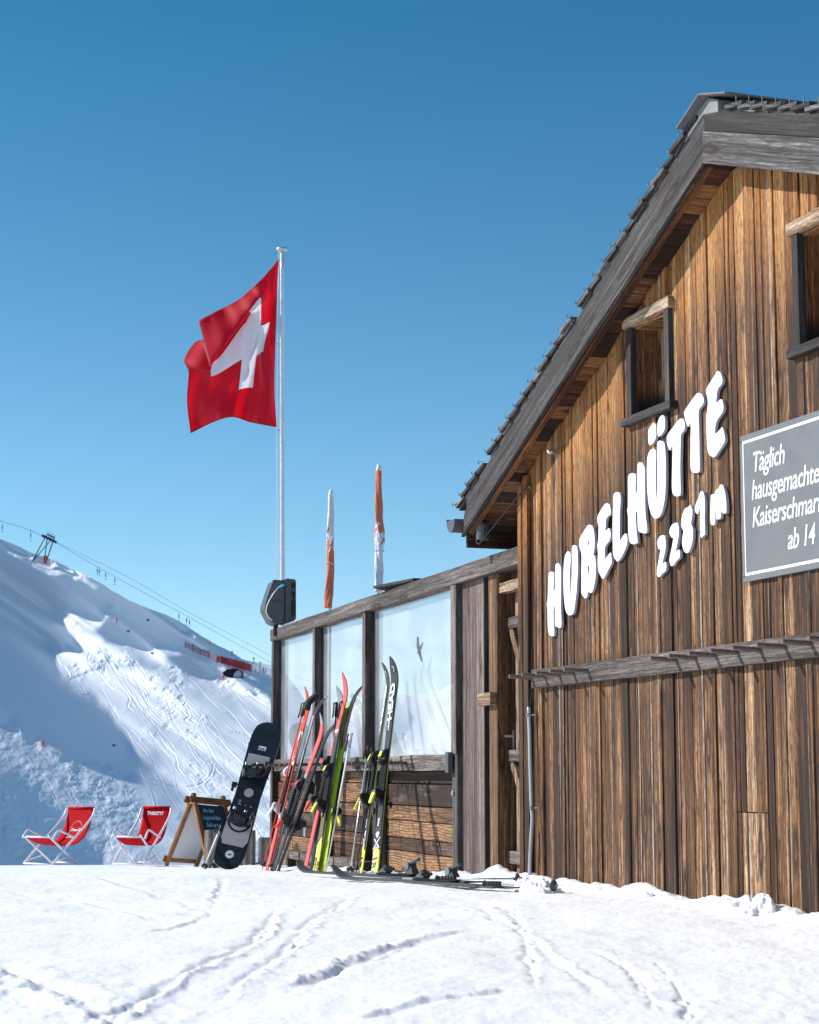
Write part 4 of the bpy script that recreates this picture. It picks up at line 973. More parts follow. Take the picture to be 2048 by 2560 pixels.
# fence rack pegs
frack = thing('fence_rack', 'row of round wooden ski pegs sticking out of the fence middle rail', 'ski rack', Fp(-3, .03, (mt+mbz)/2))
tips = [662, 672, 686, 700, 714, 745, 758, 772, 788, 843, 863, 880, 921, 945, 968]
pz = FW(880, 1909, .20)[1]
fp0 = None
for px in tips:
    s_ = FW(px, 1909, .20)[0]
    if s_ < R0_+.0: s_ = max(s_, R0_+.02)
    if fp0 is None:
        mb = MB(); mb.tube([Fp(s_, .0365, pz-.004), Fp(s_, .205, pz+.002)], [.014, .0135], 10, rnd=.4); fp0 = mb.build('peg', [M['beam']], frack); sf0 = s_
    else:
        c = fp0.copy(); COL.objects.link(c); c.parent = frack; c.location = SF*(s_-sf0)

# board wall and door between the fence and the hut
dw_ = thing('plank_door', 'narrow plank door with ledges and braces between fence and hut corner', 'door', Fp(sx(1240), -.12, 0))
X = lambda px, O=0.0: sx(px, O, 1800)
mb = MB()
a = PS[3][1]+.003; wl_ = [(a, X(1192, -.04), -.04, 'pink', .3), (X(1192, -.04)+.003, X(1213, -.04), -.038, 'pink', .8)]
for (s0_, s1_, O, mm, rn) in wl_:
    mb = MB(); mb.box(s0_, s1_, O-.03, O, -.4, zb-.001, Fp, 2, rn); mb.build('wall_board', [M[mm]], fence, bevel=.003)
mb = MB(); mb.box(X(1213, -.07), X(1224, -.07), -.10, -.07, -.4, zb-.001, Fp, 2, .2); mb.box(X(1213, -.04)+.002, X(1213, -.04)+.02, -.07, -.03, -.4, zb-.001, Fp, 2, .2); mb.build('wall_board', [M['dgrey']], fence)
mb = MB(); mb.box(X(1223, -.03), X(1243, -.03), -.16, -.03, -.4, zb-.001, Fp, 2, .6); mb.build('door_jamb', [M['orange']], fence, bevel=.004)
dO = -.15
mb = MB(); mb.box(X(1244, dO), X(1274, dO), dO-.03, dO, -.4, zb-.06, Fp, 2, .55); mb.build('door_board', [M['pink']], dw_, bevel=.003)
mb = MB(); mb.box(X(1277, dO), X(1290, dO), dO-.03, dO-.002, -.4, zb-.06, Fp, 2, .15); mb.build('door_board', [M['orange']], dw_, bevel=.003)
mb = MB(); mb.box(X(1290, dO)+.003, X(1306, dO)+.06, dO-.03, dO+.001, -.4, zb-.06, Fp, 2, .95); mb.build('door_board', [M['orange']], dw_, bevel=.003)
mb = MB(); mb.box(X(1243, dO), X(1312, dO), dO-.05, dO-.031, -.4, zb+.05, Fp, 2, .5); mb.build('door_backing', [M['hole']], dw_)
mb = MB(); mb.box(X(1243, -.05), X(1306, -.05), -.12, -.05, FW(1270, 1478, -.05)[1], FW(1270, 1452, -.05)[1], Fp, 0, .8); mb.build('door_lintel', [M['lintel']], fence, bevel=.004)
mb = MB(); mb.box(X(1243, -.10), X(1306, -.10), -.16, -.121, FW(1270, 1466, -.10)[1], zb-.001, Fp, 2, .3); mb.build('over_panel', [M['orange']], fence)
ledge_y = [(1541, 1570), (1874, 1904), (2128, 2160)]
for i, (y0, y1) in enumerate(ledge_y):
    mb = MB(); zt_, zb2 = FW(1285, y0, dO+.04)[1], FW(1285, y1, dO+.04)[1]
    mb.box(X(1268, dO+.04), X(1306, dO+.04)+.04, dO+.002, dO+.045, zb2, zt_, Fp, 0, .2+.3*i); mb.build('door_ledge', [M['beam']], dw_, bevel=.003)
for (x0, y0, x1, y1) in ((1276, 1572, 1306, 1690), (1278, 1906, 1306, 2000)):
    p0 = FW(x0, y0, dO+.03); p1 = FW(x1, y1, dO+.03); mb = MB()
    hw_ = .055
    mb.hexa([(p0[0]-hw_*.6, dO+.003, p0[1]), (p0[0]+hw_, dO+.003, p0[1]), (p0[0]+hw_, dO+.034, p0[1]), (p0[0]-hw_*.6, dO+.034, p0[1]),
             (p1[0]-hw_*.6, dO+.003, p1[1]), (p1[0]+hw_, dO+.003, p1[1]), (p1[0]+hw_, dO+.034, p1[1]), (p1[0]-hw_*.6, dO+.034, p1[1])], Fp, 2, .5)
    mb.build('door_brace', [M['lintel']], dw_, bevel=.003)
mb = MB(); hq = FW(1281, 1840, dO+.01); mb.box(hq[0]-.02, hq[0]+.02, dO+.0015, dO+.008, hq[1]-.14, hq[1]+.04, Fp, 2); mb.tube([Fp(hq[0], dO+.008, hq[1]), Fp(hq[0], dO+.06, hq[1]), Fp(hq[0]-.11, dO+.06, hq[1]-.004)], .010, 8)
mb.build('door_handle', [M['steel']], dw_)
# latch block on the wall boards
mb = MB(); mb.box(X(1200, -.0), X(1232, -.0), -.029, .02, FW(1215, 1764, 0)[1], FW(1215, 1732, 0)[1], Fp, 0, .6); mb.build('latch_block', [M['lintel']], fence, bevel=.003)
# slat lying on the beam
q_ = FW(958, 1464, .03); mb = MB(); mb.hexa([(q_[0]-.10, -.02, zt+.012), (q_[0]+.8, -.10, zt+.012), (q_[0]+.8, .0, zt+.012), (q_[0]-.10, .09, zt+.03), (q_[0]-.10, -.02, zt+.035), (q_[0]+.8, -.10, zt+.035), (q_[0]+.8, .0, zt+.035), (q_[0]-.10, .09, zt+.053)], Fp, 0)
mb.box(q_[0]-.02, q_[0]+.1, -.07, .01, zt+.001, zt+.0115, Fp, 0)
tag(mb.build('loose_slat', [M['dgrey']], None, bevel=.002), 'short weathered slat lying on top of the fence beam beside the white parasol foot', 'slat')
# plank steps at the foot of the fence
for (x0, x1, y0, y1, lb) in ((707, 778, 2124, 2140, 'low weathered plank seat at the foot of the fence behind the orange skis'), (815, 910, 2139, 2158, 'low weathered plank seat left of the black and green skis')):
    O = .10; a_, b_ = FW(x0, y0, O), FW(x1, y0, O)
    st = thing('plank_seat', lb, 'bench', Fp(a_[0], 0, a_[1]-.1), 'low plank seats along the fence')
    zt_ = FW(x0, y0, O)[1]
    n_ = 5
    for k in range(n_):
        mb = MB(); s0_ = a_[0]+(b_[0]-a_[0])*k/n_; s1_ = a_[0]+(b_[0]-a_[0])*(k+1)/n_; mb.box(s0_+.003, s1_-.003, -.04, O+rr.uniform(-.008, .008), zt_-.075, zt_+rr.uniform(-.006, .004), Fp, 1); mb.build('seat_board', [M['beam']], st, bevel=.004)
    for u_ in (a_[0]+.02, b_[0]-.10): mb = MB(); mb.box(u_, u_+.08, -.03, O-.03, zt_-.6, zt_-.076, Fp, 2); mb.build('support', [M['dgrey']], st)

# ------------------------------------------------------------------ log stumps
def stump(px, py_b, py_t, dia_px, Y, label, lean=0.0, slab_=False):
    b = at(px, py_b, Y); zg = b.z-.06; t_ = at(px, py_t, Y); r = dia_px*Y/FE/2
    th_ = thing('log_stump', label, 'log', (b.x, b.y, zg), 'upright log stumps by the fence end')
    mb = MB(); rr_ = random.Random(int(px)); ring = [1+.06*math.sin(3*k*.42+px)+rr_.uniform(-.035, .035) for k in range(18)]; h_ = t_.z-zg
    mb.grid([[Vector((b.x+lean*z+r*ring[k]*w_*math.cos(k*math.pi/9), b.y+r*ring[k]*w_*math.sin(k*math.pi/9)*(.45 if slab_ else 1), zg+z)) for k in range(18)] for z, w_ in ((0, 1.03), (h_*.4, .99), (h_*.8, 1.0), (h_-.012, .98), (h_, .93))], True, uvs=lambda i, j: (j*.05, [0, .2, .4, .5, .52][i]), rnd=.3)
    mb.build('bark', [M['log']], th_, smooth=False)
    mb = MB(); rings = [[Vector((b.x+lean*h_+r*ring[k]*w_*math.cos(k*math.pi/9), b.y+r*ring[k]*w_*math.sin(k*math.pi/9)*(.45 if slab_ else 1), zg+h_+.001)) for k in range(18)] for w_ in (.93, .5, .02)]
    mb.grid(rings, True, uvs=lambda i, j: (i*.1, j*.02)); mb.build('sawn_top', [M['beam']], th_)
stump(531, 2166, 2075, 40, 22.0, 'pale upright log stump left of the snowboard')
stump(622, 2185, 2076, 32, 21.3, 'dark upright log half hidden behind the right edge of the snowboard', .0, True)
stump(661, 2172, 2094, 31, 21.9, 'upright log stump against the end post of the fence')
bm_ = at(640, 2165, 22.6); mb = MB(); q0 = at(600, 2172, 22.4); q1 = at(690, 2172, 22.4)
mb.box(q0.x, q1.x, q0.y, q0.y+.18, q0.z-.12, q0.z+.06, None, 0)
tag(mb.build('timber_sleeper', [M['dgrey']], None, bevel=.006), 'dark timber sleeper lying in the snow behind the log stumps', 'timber')

# ------------------------------------------------------------------ flagpole and flag
YP = 23.0
pt = at(705.5, 622, YP); pbm = at(710.8, 1560, YP)
ft = thing('flagpole', 'tall pale aluminium flagpole with a flat cap rising behind the fence', 'flagpole', (pbm.x+.02, YP, -1.2))
base = Vector((pbm.x+.02, YP, -1.2)); topv = Vector((pt.x, YP, pt.z-.02))
mb = MB(); n_ = 30
ptsp = [base+(topv-base)*(i/n_) for i in range(n_+1)]; mb.tube([tuple(p) for p in ptsp], [.038-.012*(i/n_) for i in range(n_+1)], 16)
mb.build('pole', [M['pole']], ft, smooth=True)
mb = MB(); mb.lathe([(.02, -.10), (.026, -.02), (.070, .0), (.074, .014), (.066, .028), (.03, .036), (.002, .038)], topv, (0, 0, 1), 20); mb.build('cap', [M['steel']], ft, smooth=True)
mb = MB()
pq = lambda X_, Y_, d=0.0: at(440+X_*.2504, 580+Y_*.2504, YP-d)
ro = [pq(1030, 175, .0), pq(1018, 700), pq(1014, 1400), pq(1008, 1990), at(693, 1300, YP), at(692.5, 1450, YP)]
mb.tube([tuple(p) for p in ro], .0045, 6); mb.tube([tuple(pq(1046, 190, .0)), tuple(pq(1046, 260)), tuple(at(698.8, 1100, YP)), tuple(at(697, 1450, YP))], .003, 5)
mb.build('halyard', [M['chairw']], ft, smooth=True)
for (xx, yy) in ((1045, 240), (1016, 1112), (1016, 1978)):
    mb = MB(); mb.tube([pq(xx-16, yy-4), pq(xx, yy+6), pq(xx+20, yy)], .007, 6); mb.build('flag_clip', [M['steel']], ft)
# flag: a cloth sheet through a lattice of folds
LU = [0, .19, .4, .6, .81, 1]; LV = [0, .2, .3, .4, .6, .81, 1]
LP = [[(1028,270,0),(900,420,.05),(760,560,.10),(600,690,.14),(400,790,.20),(225,885,.24)],
      [(1012,560,0),(935,640,.08),(850,660,.20),(735,800,.32),(540,1075,.38),(345,1350,.40)],
      [(1006,740,0),(937,765,.0),(850,800,.10),(745,815,.06),(450,1010,-.12),(235,1085,-.14)],
      [(1000,900,0),(937,895,-.05),(850,930,.05),(700,900,.12),(370,1300,.06),(92,1235,-.02)],
      [(990,1230,0),(870,1200,.09),(805,1240,-.06),(655,1280,.12),(352,1445,-.04),(125,1400,.10)],
      [(985,1600,0),(890,1590,.10),(770,1550,-.07),(622,1575,.11),(330,1720,-.06),(112,1700,.08)],
      [(1005,1950,0),(870,1925,.08),(742,1900,-.05),(560,1848,.12),(360,1905,-.05),(148,2010,.05)]]
LPa = np.array(LP, float)
def cubic(vals, xs, t):
    """natural-ish spline through non-uniform knots"""
    i = min(max(int(np.searchsorted(xs, t)-1), 0), len(xs)-2); h = xs[i+1]-xs[i]; s_ = (t-xs[i])/h
    def tang(k):
        if k == 0: return (vals[1]-vals[0])/(xs[1]-xs[0])
        if k == len(xs)-1: return (vals[-1]-vals[-2])/(xs[-1]-xs[-2])
        return .5*((vals[k+1]-vals[k])/(xs[k+1]-xs[k])+(vals[k]-vals[k-1])/(xs[k]-xs[k-1]))
    m0, m1 = tang(i)*h, tang(i+1)*h
    return (2*s_**3-3*s_**2+1)*vals[i]+(s_**3-2*s_**2+s_)*m0+(-2*s_**3+3*s_**2)*vals[i+1]+(s_**3-s_**2)*m1
mb = MB(); NU, NV = 90, 96; G = []
for j in range(NV+1):
    v = j/NV; rowp = [cubic(LPa[:, k, :], LV, v) for k in range(6)]; row = []
    for i in range(NU+1):
        u = i/NU; p = cubic(np.array(rowp), LU, u)
        rip = (.045*math.sin(13*u+4.0*v+1.2)+.030*math.sin(23*u*(1-.3*v)+8*v)+.012*math.sin(41*u-11*v))*(.25+.75*min(1, u*3))*(.45+.8*v)
        w1_ = 9.5*(u*.75+v*.9)+1.0; rip += .05*(abs(math.sin(w1_))-.6)*min(1, u*2.5)*max(0, v-.25)*1.6
        fine = .004*math.sin(33*u*(1.2-v)+9*v)*max(0, 1-2.2*v)
        row.append(at(440+p[0]*.2504, 580+p[1]*.2504, YP-.03-p[2]*.8-rip-fine))
    G.append(row)
mb.grid(G, False, uvs=lambda i, j: (j/NU, 1-i/NV))
t = NT('red flag cloth with white cross'); uv = t.n('ShaderNodeUVMap', uv_map='UVMap').outputs[0]; sp_ = t.n('ShaderNodeSeparateXYZ', {0: uv})
du_ = t.math('ABSOLUTE', t.math('SUBTRACT', sp_.outputs[0], .5)); dv_ = t.math('ABSOLUTE', t.math('SUBTRACT', sp_.outputs[1], .5))
lt = lambda a, b: t.math('LESS_THAN', a, b)
crossm = t.math('MAXIMUM', t.math('MULTIPLY', lt(du_, .3125), lt(dv_, .097)), t.math('MULTIPLY', lt(dv_, .3125), lt(du_, .097)))
ec = t.mix(crossm, (.74, .001, .040), (.84, .84, .88))
hem = t.math('MAXIMUM', t.math('GREATER_THAN', du_, .488), t.math('GREATER_THAN', dv_, .49))
ec = t.mix(t.math('MULTIPLY', hem, .45), ec, (.25, .004, .02))
weave = t.noise(t.n('ShaderNodeTexCoord').outputs['Object'], 180, 2)
d_ = t.n('ShaderNodeBsdfPrincipled', {'Base Color': ec, 'Roughness': .6, 'Sheen Weight': .2}).outputs[0]
tl_ = t.n('ShaderNodeBsdfTranslucent', {'Color': ec}).outputs[0]
ms = t.n('ShaderNodeMixShader', {0: .6, 1: d_, 2: tl_}).outputs[0]; t.t.links.new(ms, t.out.inputs[0]); M['flag'] = t.m
fo = mb.build('flag', [M['flag']], None, smooth=True, recalc=False)
sd = fo.modifiers.new('solid', 'SOLIDIFY'); sd.thickness = .002
tag(fo, 'red flag with a white cross hanging folded from the flagpole', 'flag')

# ------------------------------------------------------------------ loudspeaker on the beam
YS = 20.3
so_ = at(697, 1565, YS)
sp0 = thing('loudspeaker', 'dark grey portable loudspeaker standing on the left end of the fence beam', 'loudspeaker', so_)
sc_ = lambda x, y: (640+x*.2319, 1140+y*.2319)
def spf(x, d, y):
    p = sc_(x, y); return at(p[0], p[1], YS)+Vector((-.10*d, .42*d, 0))*1.0
body = [(185, 1348), (312, 1332), (312, 1795), (222, 1812), (165, 1788), (97, 1655), (97, 1612), (140, 1470)]
mb = MB(); mb.prism(body, 0.0, .75, spf); mb.build('cabinet', [M['dark']], sp0, bevel=.012)
inner = [(200, 1372), (300, 1358), (300, 1545), (145, 1560), (150, 1500)]; inner2 = [(145, 1578), (300, 1570), (300, 1780), (230, 1790), (178, 1765), (125, 1660)]
for q_ in (inner, inner2):
    mb = MB(); mb.prism(q_, -.03, 0.0, spf); mb.build('side_panel', [M['dark']], sp0, bevel=.010)
baf = [(316, 1328), (332, 1322), (416, 1332), (428, 1352), (428, 1755), (408, 1778), (316, 1802)]
mb = MB(); mb.prism(baf, -.06, .80, spf); mb.build('baffle', [M['dark']], sp0, bevel=.012)
for el in ([(378, 1366), (416, 1372), (416, 1434), (378, 1426)], [(378, 1458), (416, 1464), (416, 1520), (398, 1532), (378, 1520)], [(372+26*(1+math.cos(a)), 1640+105*math.sin(a)) for a in np.linspace(0, 2*math.pi, 18)[:-1]]):
    mb = MB(); mb.prism(el, -.075, -.0605, spf); mb.build('driver', [M['black']], sp0, bevel=.003)
mb = MB(); mb.prism([(401, 1722), (412, 1722), (412, 1752), (401, 1752)], -.082, -.0755, spf); mb.build('badge', [M['redpl']], sp0)
mb = MB(); mb.lathe([(.03, 0), (.026, .02)], spf(228, .3, 1345), (0, 0, 1), 10); mb.lathe([(.02, 0), (.018, .02)], spf(258, .3, 1345), (0, 0, 1), 10); mb.build('corner_knob', [M['black']], sp0)
mb = MB(); mb.tube([spf(300, -.06, 1395), spf(275, -.09, 1400), spf(232, -.09, 1425)], [.012, .012, .009], 8); mb.build('plug', [M['cyan']], sp0)
mb = MB(); mb.tube([tuple(spf(x, -.08, y)) for x, y in ((232, 1425), (180, 1490), (140, 1560), (112, 1620), (104, 1680), (130, 1740), (170, 1775))], .006, 6); tag(mb.build('speaker_cable', [M['chairw']], None, smooth=True), 'white cable hanging from the blue plug of the loudspeaker', 'cable')
mb = MB(); mb.lathe([(.028, -.10), (.028, .02)], spf(235, .3, 1830), (0, 0, 1), 12); mb.build('mount', [M['black']], sp0)

# ------------------------------------------------------------------ closed parasols
def parasol(px, pys, Y, prof, label, cut, swap, foot):
    """prof: [(py, half width px)]"""
    b = at(px, pys[1], Y); th_ = thing('closed_parasol', label, 'parasol', (b.x, Y, b.z-1.6), 'closed parasols behind the fence')
    mb = MB(); seg = 28; rows_ = []; n_ = 70; P_ = []
    y_top, y_bot = prof[0][0], prof[-1][0]; xs_ = [p[0] for p in prof]; hs_ = [p[1] for p in prof]; cx_ = [p[2] for p in prof]
    for i in range(n_+1):
        py = y_top+(y_bot-y_top)*i/n_; hw_ = np.interp(py, xs_, hs_); c = at(float(np.interp(py, xs_, cx_)), py, Y)
        P_.append(py); row = []
        for k in range(seg):
            a = k*2*math.pi/seg; tw = i*.055*swap
            r = hw_*Y/FE*(1+.13*math.sin(3*(a+tw))+.07*math.sin(7*(a+tw*1.4)+1)+.04*math.sin(2*a+i*.35))
            row.append(Vector((c.x+r*math.cos(a), Y+r*math.sin(a), c.z)))
        rows_.append(row)
    def mf(i, j):
        py = P_[min(i, n_)]; a = j*2*math.pi/seg
        e = cut+22*math.sin(a*1+.6)*1+10*math.sin(3*a)
        top_ = py < e
        if abs(py-e) < 26 and math.sin(a*2+py*.10) > .85: top_ = not top_
        return 0 if top_ else 1
    mb.grid(rows_, True, mfn=mf, cap=True)
    mb.build('canopy', [M['pwhite'], M['pred']] if swap > 0 else [M['pred'], M['pwhite']], th_, smooth=True)
    tpt = at(cx_[0], y_top, Y)
    mb = MB(); k = 1.0; mb.lathe([(.03*k, -.02), (.031*k, .0), (.022*k, .004), (.018*k, .04), (.008*k, .055)], tpt, (0, 0, 1), 14); mb.build('finial', [M['chairw']], th_, smooth=True)
    mb = MB(); mb.tube([tpt, (tpt.x, Y, b.z-1.6)], .018, 10); mb.build('pole', [M['pole']], th_, smooth=True)
    mb = MB(); yb = 1408 if swap > 0 else 1378
    c = at(float(np.interp(yb, xs_, cx_)), yb, Y); r = float(np.interp(yb, xs_, hs_))*Y/FE*1.14
    mb.tube([c+Vector((r*math.cos(a), r*math.sin(a), .012*math.sin(2*a))) for a in np.linspace(0, 2*math.pi, 20)], .004, 5); mb.build('tie', [M['pwhite']], th_)
    return th_
def cloth(name, col):
    t = NT(name); tc = t.n('ShaderNodeTexCoord').outputs['Object']; n1 = t.noise(tc, 8, 4)
    c = t.ramp(n1, [(.3, tuple(x*.85 for x in col)), (.7, col)]); t.bsdf(c, .8, 0, .2, bump=t.noise(tc, 18, 5, .6, 1.2), bstr=.7, bdist=.03); return t.m
M['pwhite'] = cloth('white parasol cloth', (.74, .75, .80)); M['pred'] = cloth('faded red parasol cloth', (.66, .20, .11))
parasol(823, (1224, 1520), 21.5, [(1235, 6, 827), (1290, 8, 827), (1360, 9, 826.5), (1420, 9, 826), (1470, 10, 824), (1495, 11, 822), (1520, 10, 821)], 'closed parasol wrapped white above and orange red below', 1372, 1, 0)
parasol(944, (1161, 1480), 20.5, [(1172, 6.5, 947), (1240, 9, 947), (1300, 10, 947), (1330, 12, 949), (1360, 12, 950), (1385, 10, 948), (1430, 10.5, 948), (1480, 10, 945)], 'closed parasol wrapped orange red above and white below', 1340, -1, 0)
mb = MB(); q0 = at(1305, 1348, 16.0)
th_ = thing('closed_parasol', 'tip of a third red parasol just showing between fence beam and gutter', 'parasol', (q0.x, q0.y, -1), 'closed parasols behind the fence')
mb.tube([(q0.x, q0.y, -1), (q0.x, q0.y, q0.z+.02), (q0.x, q0.y, q0.z+.06)], [.02, .026, .012], 12); mb.build('canopy', [M['pred']], th_, smooth=True)

# ================================================================== skis
M['skizone'] = None
def ski(name, label, L, w3, zones, base='skilight', edge='black', group=None, tipr=.11, rock=1.0, twin=False):
    """local: y from tail to tip, z out of the topsheet; zones [(y0, y1, material)]; returns root (built at origin)"""
    th_ = thing(name, label, 'ski', group=group, mat=Matrix.Identity(4))
    n = 64; ys_ = [L*i/n for i in range(n+1)]
    mats = [z_[2] for z_ in zones]; ml = [M[m] for m in mats]+[M[edge], M[base]]; ie = len(mats); ib = ie+1
    def wid(y):
        t_ = y/L; wt, ww, ws = w3
        b = np.interp(t_, [0, .02, .45, .90, .95, .975, .99, 1], [wt*.86, wt, ww, ws, ws*.90, ws*.68, ws*.40, .006])
        return float(b)/2*.80
    def zz(y):
        u = max(0, (y-(L-.26))/.26); v = max(0, (.06-y)/.06)*.4
        return .085*rock*u**2.2+.012*v
    rows_ = []
    for y in ys_:
        w_ = wid(y); tk = .010+.010*math.exp(-((y-.48*L)/(.28*L))**2); z = zz(y)
        ch = min(.006, w_*.4)
        rows_.append([Vector((-w_, y, z)), Vector((-w_, y, z+tk*.45)), Vector((-w_+ch, y, z+tk)), Vector((w_-ch, y, z+tk)), Vector((w_, y, z+tk*.45)), Vector((w_, y, z))])
    mb = MB()
    def mf(i, j):
        y = ys_[min(i, n-1)]+.5*L/n
        if j in (0, 4): return ie
        if j == 5: return ib
        for k, z_ in enumerate(zones):
            if z_[0] <= y < z_[1]: return k
        return 0
    mb.grid(rows_, True, mfn=mf, cap=True, uvs=lambda i, j: (j*.02, i*L/n))
    mb.build('body', ml, th_)
    th_['L'] = L
    th_['zt'] = .022
    return th_
def binding(th_, yc, c1, c2, heel_up=True, scale=1.0, brake=True):
    L = th_['L']; bx = lambda mb, *a, **k: mb.box(*[v for v in a], **k)
    z0 = .018
    mb = MB(); mb.box(-.036, .036, yc-.22, yc+.24, z0, z0+.014); mb.build('binding_plate', [M['rubber']], th_, bevel=.003)
    # toe piece with wings
    yt = yc+.15
    mb = MB(); mb.hexa([(-.030, yt-.03, z0+.014), (.030, yt-.03, z0+.014), (.028, yt+.09, z0+.014), (-.028, yt+.09, z0+.014), (-.026, yt-.02, z0+.062), (.026, yt-.02, z0+.062), (.018, yt+.07, z0+.040), (-.018, yt+.07, z0+.040)])
    mb.box(-.045, .045, yt-.030, yt-.012, z0+.030, z0+.052)
    toe = mb.build('toe_piece', [M[c1]], th_, bevel=.005)
    mb = MB(); mb.hexa([(-.02, yt+.0, z0+.062), (.02, yt+.0, z0+.062), (.016, yt+.055, z0+.050), (-.016, yt+.055, z0+.050), (-.018, yt+.0, z0+.072), (.018, yt+.0, z0+.072), (.013, yt+.05, z0+.058), (-.013, yt+.05, z0+.058)]); mb.build('toe_cap', [M[c2]], toe, bevel=.003)
    # heel piece with lever
    yh = yc-.17
    mb = MB(); mb.hexa([(-.030, yh-.08, z0+.014), (.030, yh-.08, z0+.014), (.030, yh+.03, z0+.014), (-.030, yh+.03, z0+.014), (-.024, yh-.05, z0+.060), (.024, yh-.05, z0+.060), (.027, yh+.03, z0+.085), (-.027, yh+.03, z0+.085)])
    mb.tube([(-.026, yh+.0, z0+.068), (.026, yh+.0, z0+.068)], .026, 12)
    heel = mb.build('heel_piece', [M[c1]], th_, bevel=.004)
    mb = MB(); mb.hexa([(-.020, yh-.03, z0+.080), (.020, yh-.03, z0+.080), (.022, yh-.01, z0+.092), (-.022, yh-.01, z0+.092), (-.015, yh-.115, z0+.108), (.015, yh-.115, z0+.108), (.015, yh-.112, z0+.122), (-.015, yh-.112, z0+.122)])
    mb.build('heel_lever', [M[c2]], heel, bevel=.003)
    if brake:
        mb = MB()
        for sx_ in (-1, 1):
            mb.tube([(sx_*.02, yh+.07, z0+.03), (sx_*.052, yh+.06, z0+.03), (sx_*.056, yh-.06, z0-.055)], .0035, 6); mb.box(sx_*.056-.006, sx_*.056+.006, yh-.10, yh-.05, z0-.068, z0-.050)
        mb.build('brake', [M['black']], th_)
def ski_text(th_, txt, y, size, col, x=0.0, sx=1.0, bold=0.004, rot=False, z=None):
    z_ = (.0285 if z is None else z)
    if rot: fn = lambda a, b, c: Vector((x+a*sx, y+c, z_+b))
    else: fn = lambda a, b, c: Vector((x-(c-size*.36), y+a, z_+b))
    text_mesh(txt, size, fn, ext=.0008, bold=bold, sx=sx).build('lettering', [M[col]], th_)
def pose(th_, tail, tip, zh, roll=None):
    m = frame(tail, tip-tail, zh); th_.matrix_world = m; return m
def FPt(px, py, O): s_, z_ = FW(px, py, O); return Fp(s_, O, z_)
LL = lambda a, b: (b-a).length
GS = 'skis leaning against the fence'
# HEAD slalom skis, black with lime edges
def head_ski(tail, tip, label, zh):
    L = LL(tail, tip)
    s_ = ski('alpine_ski', label, L, (.096, .068, .108), [(0, .20, 'yellow'), (.20, L+1, 'skigrey')], 'lime', 'lime', GS)
    binding(s_, L*.44, 'black', 'yellow')
    def zt_(y): u = max(0, (y-(L-.26))/.26); return .085*u**2.2+.0215-.003*(y > L*.8)
    ski_text(s_, 'HEAD', L*.70, .064, 'skiwhite', sx=2.1, bold=.0025, z=zt_(L*.78)+.001)
    ski_text(s_, 'WORLD', .135, .024, 'black', x=-.034, rot=True, sx=.80, bold=.001, z=.0132)
    ski_text(s_, 'CUP', .070, .060, 'black', x=-.035, rot=True, sx=.66, bold=.003, z=.0132)
    ski_text(s_, 'REBELS', .020, .034, 'black', x=-.035, rot=True, sx=.60, bold=.001, z=.0132)
    # yellow arrow point, white cross
    mb = MB(); z_ = .0150; mb.face([(-.036, .20, z_), (.036, .20, z_), (.0, .245, z_)]); mb.build('arrow_print', [M['yellow']], s_)
    mb = MB(); z_ = .0165
    for sg in (-1, 1): mb.hexa([(-.032*sg-.006, .225, z_-.001), (-.032*sg+.006, .225, z_-.001), (.030*sg+.006, .315, z_-.001), (.030*sg-.006, .315, z_-.001), (-.032*sg-.006, .225, z_+.0006), (-.032*sg+.006, .225, z_+.0006), (.030*sg+.006, .315, z_+.0006), (.030*sg-.006, .315, z_+.0006)])
    mb.lathe([(.019, z_-.001), (.019, z_+.0008)], (0, .352, 0), (0, 0, 1), 14); mb.box(-.010, .010, .322, .340, z_-.001, z_+.0008)
    mb.build('skull_print', [M['skiwhite']], s_)
    mb = MB()
    for sg in (-1, 1): mb.lathe([(.005, z_+.0009), (.005, z_+.0014)], (sg*.007, .353, 0), (0, 0, 1), 8)
    mb.build('skull_eyes', [M['black']], s_)
    # front logo mark near the tip: open arc with a dot
    yl = L*.945; zl = zt_(yl)-.0065
    mb = MB(); mb.tube([(.012*math.cos(a)*1.2, yl+.026*math.sin(a), zl+.004+(.026*math.sin(a))*.35) for a in np.linspace(-.9, 2.2, 9)], .0035, 5); mb.build('logo_mark', [M['skiwhite']], s_)
    ski_text(s_, 'e-GS RD', L*.655, .022, 'skiwhite', sx=1.2, bold=.001, z=.0222)
    ski_text(s_, 'Rebels', L*.215, .020, 'skiwhite', sx=1.3, bold=.001, z=.0205)
    pose(s_, tail, tip, zh); return s_
tF, pF = FPt(937, 2190, .45), FPt(994, 1652, .03)
head_ski(tF, pF, 'black ski with lime edges and tall white lettering, nearer and brighter of its pair', Vector((-.68, -.72, .10)))
tF2, pF2 = FPt(903, 2189, .44), FPt(981, 1662, .02)
head_ski(tF2, pF2, 'black ski with lime edges half hidden behind its lettered partner', Vector((-.95, -.26, .1)))

# orange red and white race pair, leftmost
def race(tail, tip, label, zh, zones, base, c1, c2, txt=None):
    L = LL(tail, tip); s_ = ski('alpine_ski', label, L, (.098, .070, .112), zones(L), base, 'skigrey', GS)
    binding(s_, L*.45, c1, c2)
    if txt: ski_text(s_, txt, L*.60, .060, 'orangered' if txt == 'VERT' else 'black', sx=1.6, bold=.003, z=.0225)
    pose(s_, tail, tip, zh); return s_
tA, pA = FPt(667, 2182, .50), FPt(784, 1722, .12)
race(tA, pA, 'orange red ski with white VERT band, leftmost ski against the fence', Vector((-.93, -.36, .1)), lambda L: [(0, L*.30, 'coral'), (L*.30, L*.36, 'skiwhite'), (L*.36, L*.43, 'cyan'), (L*.43, L*.56, 'skigrey'), (L*.56, L*.585, 'cyan'), (L*.585, L*.76, 'skiwhite'), (L*.76, L+1, 'orangered')], 'skigrey', 'silver', 'skiwhite', 'VERT')
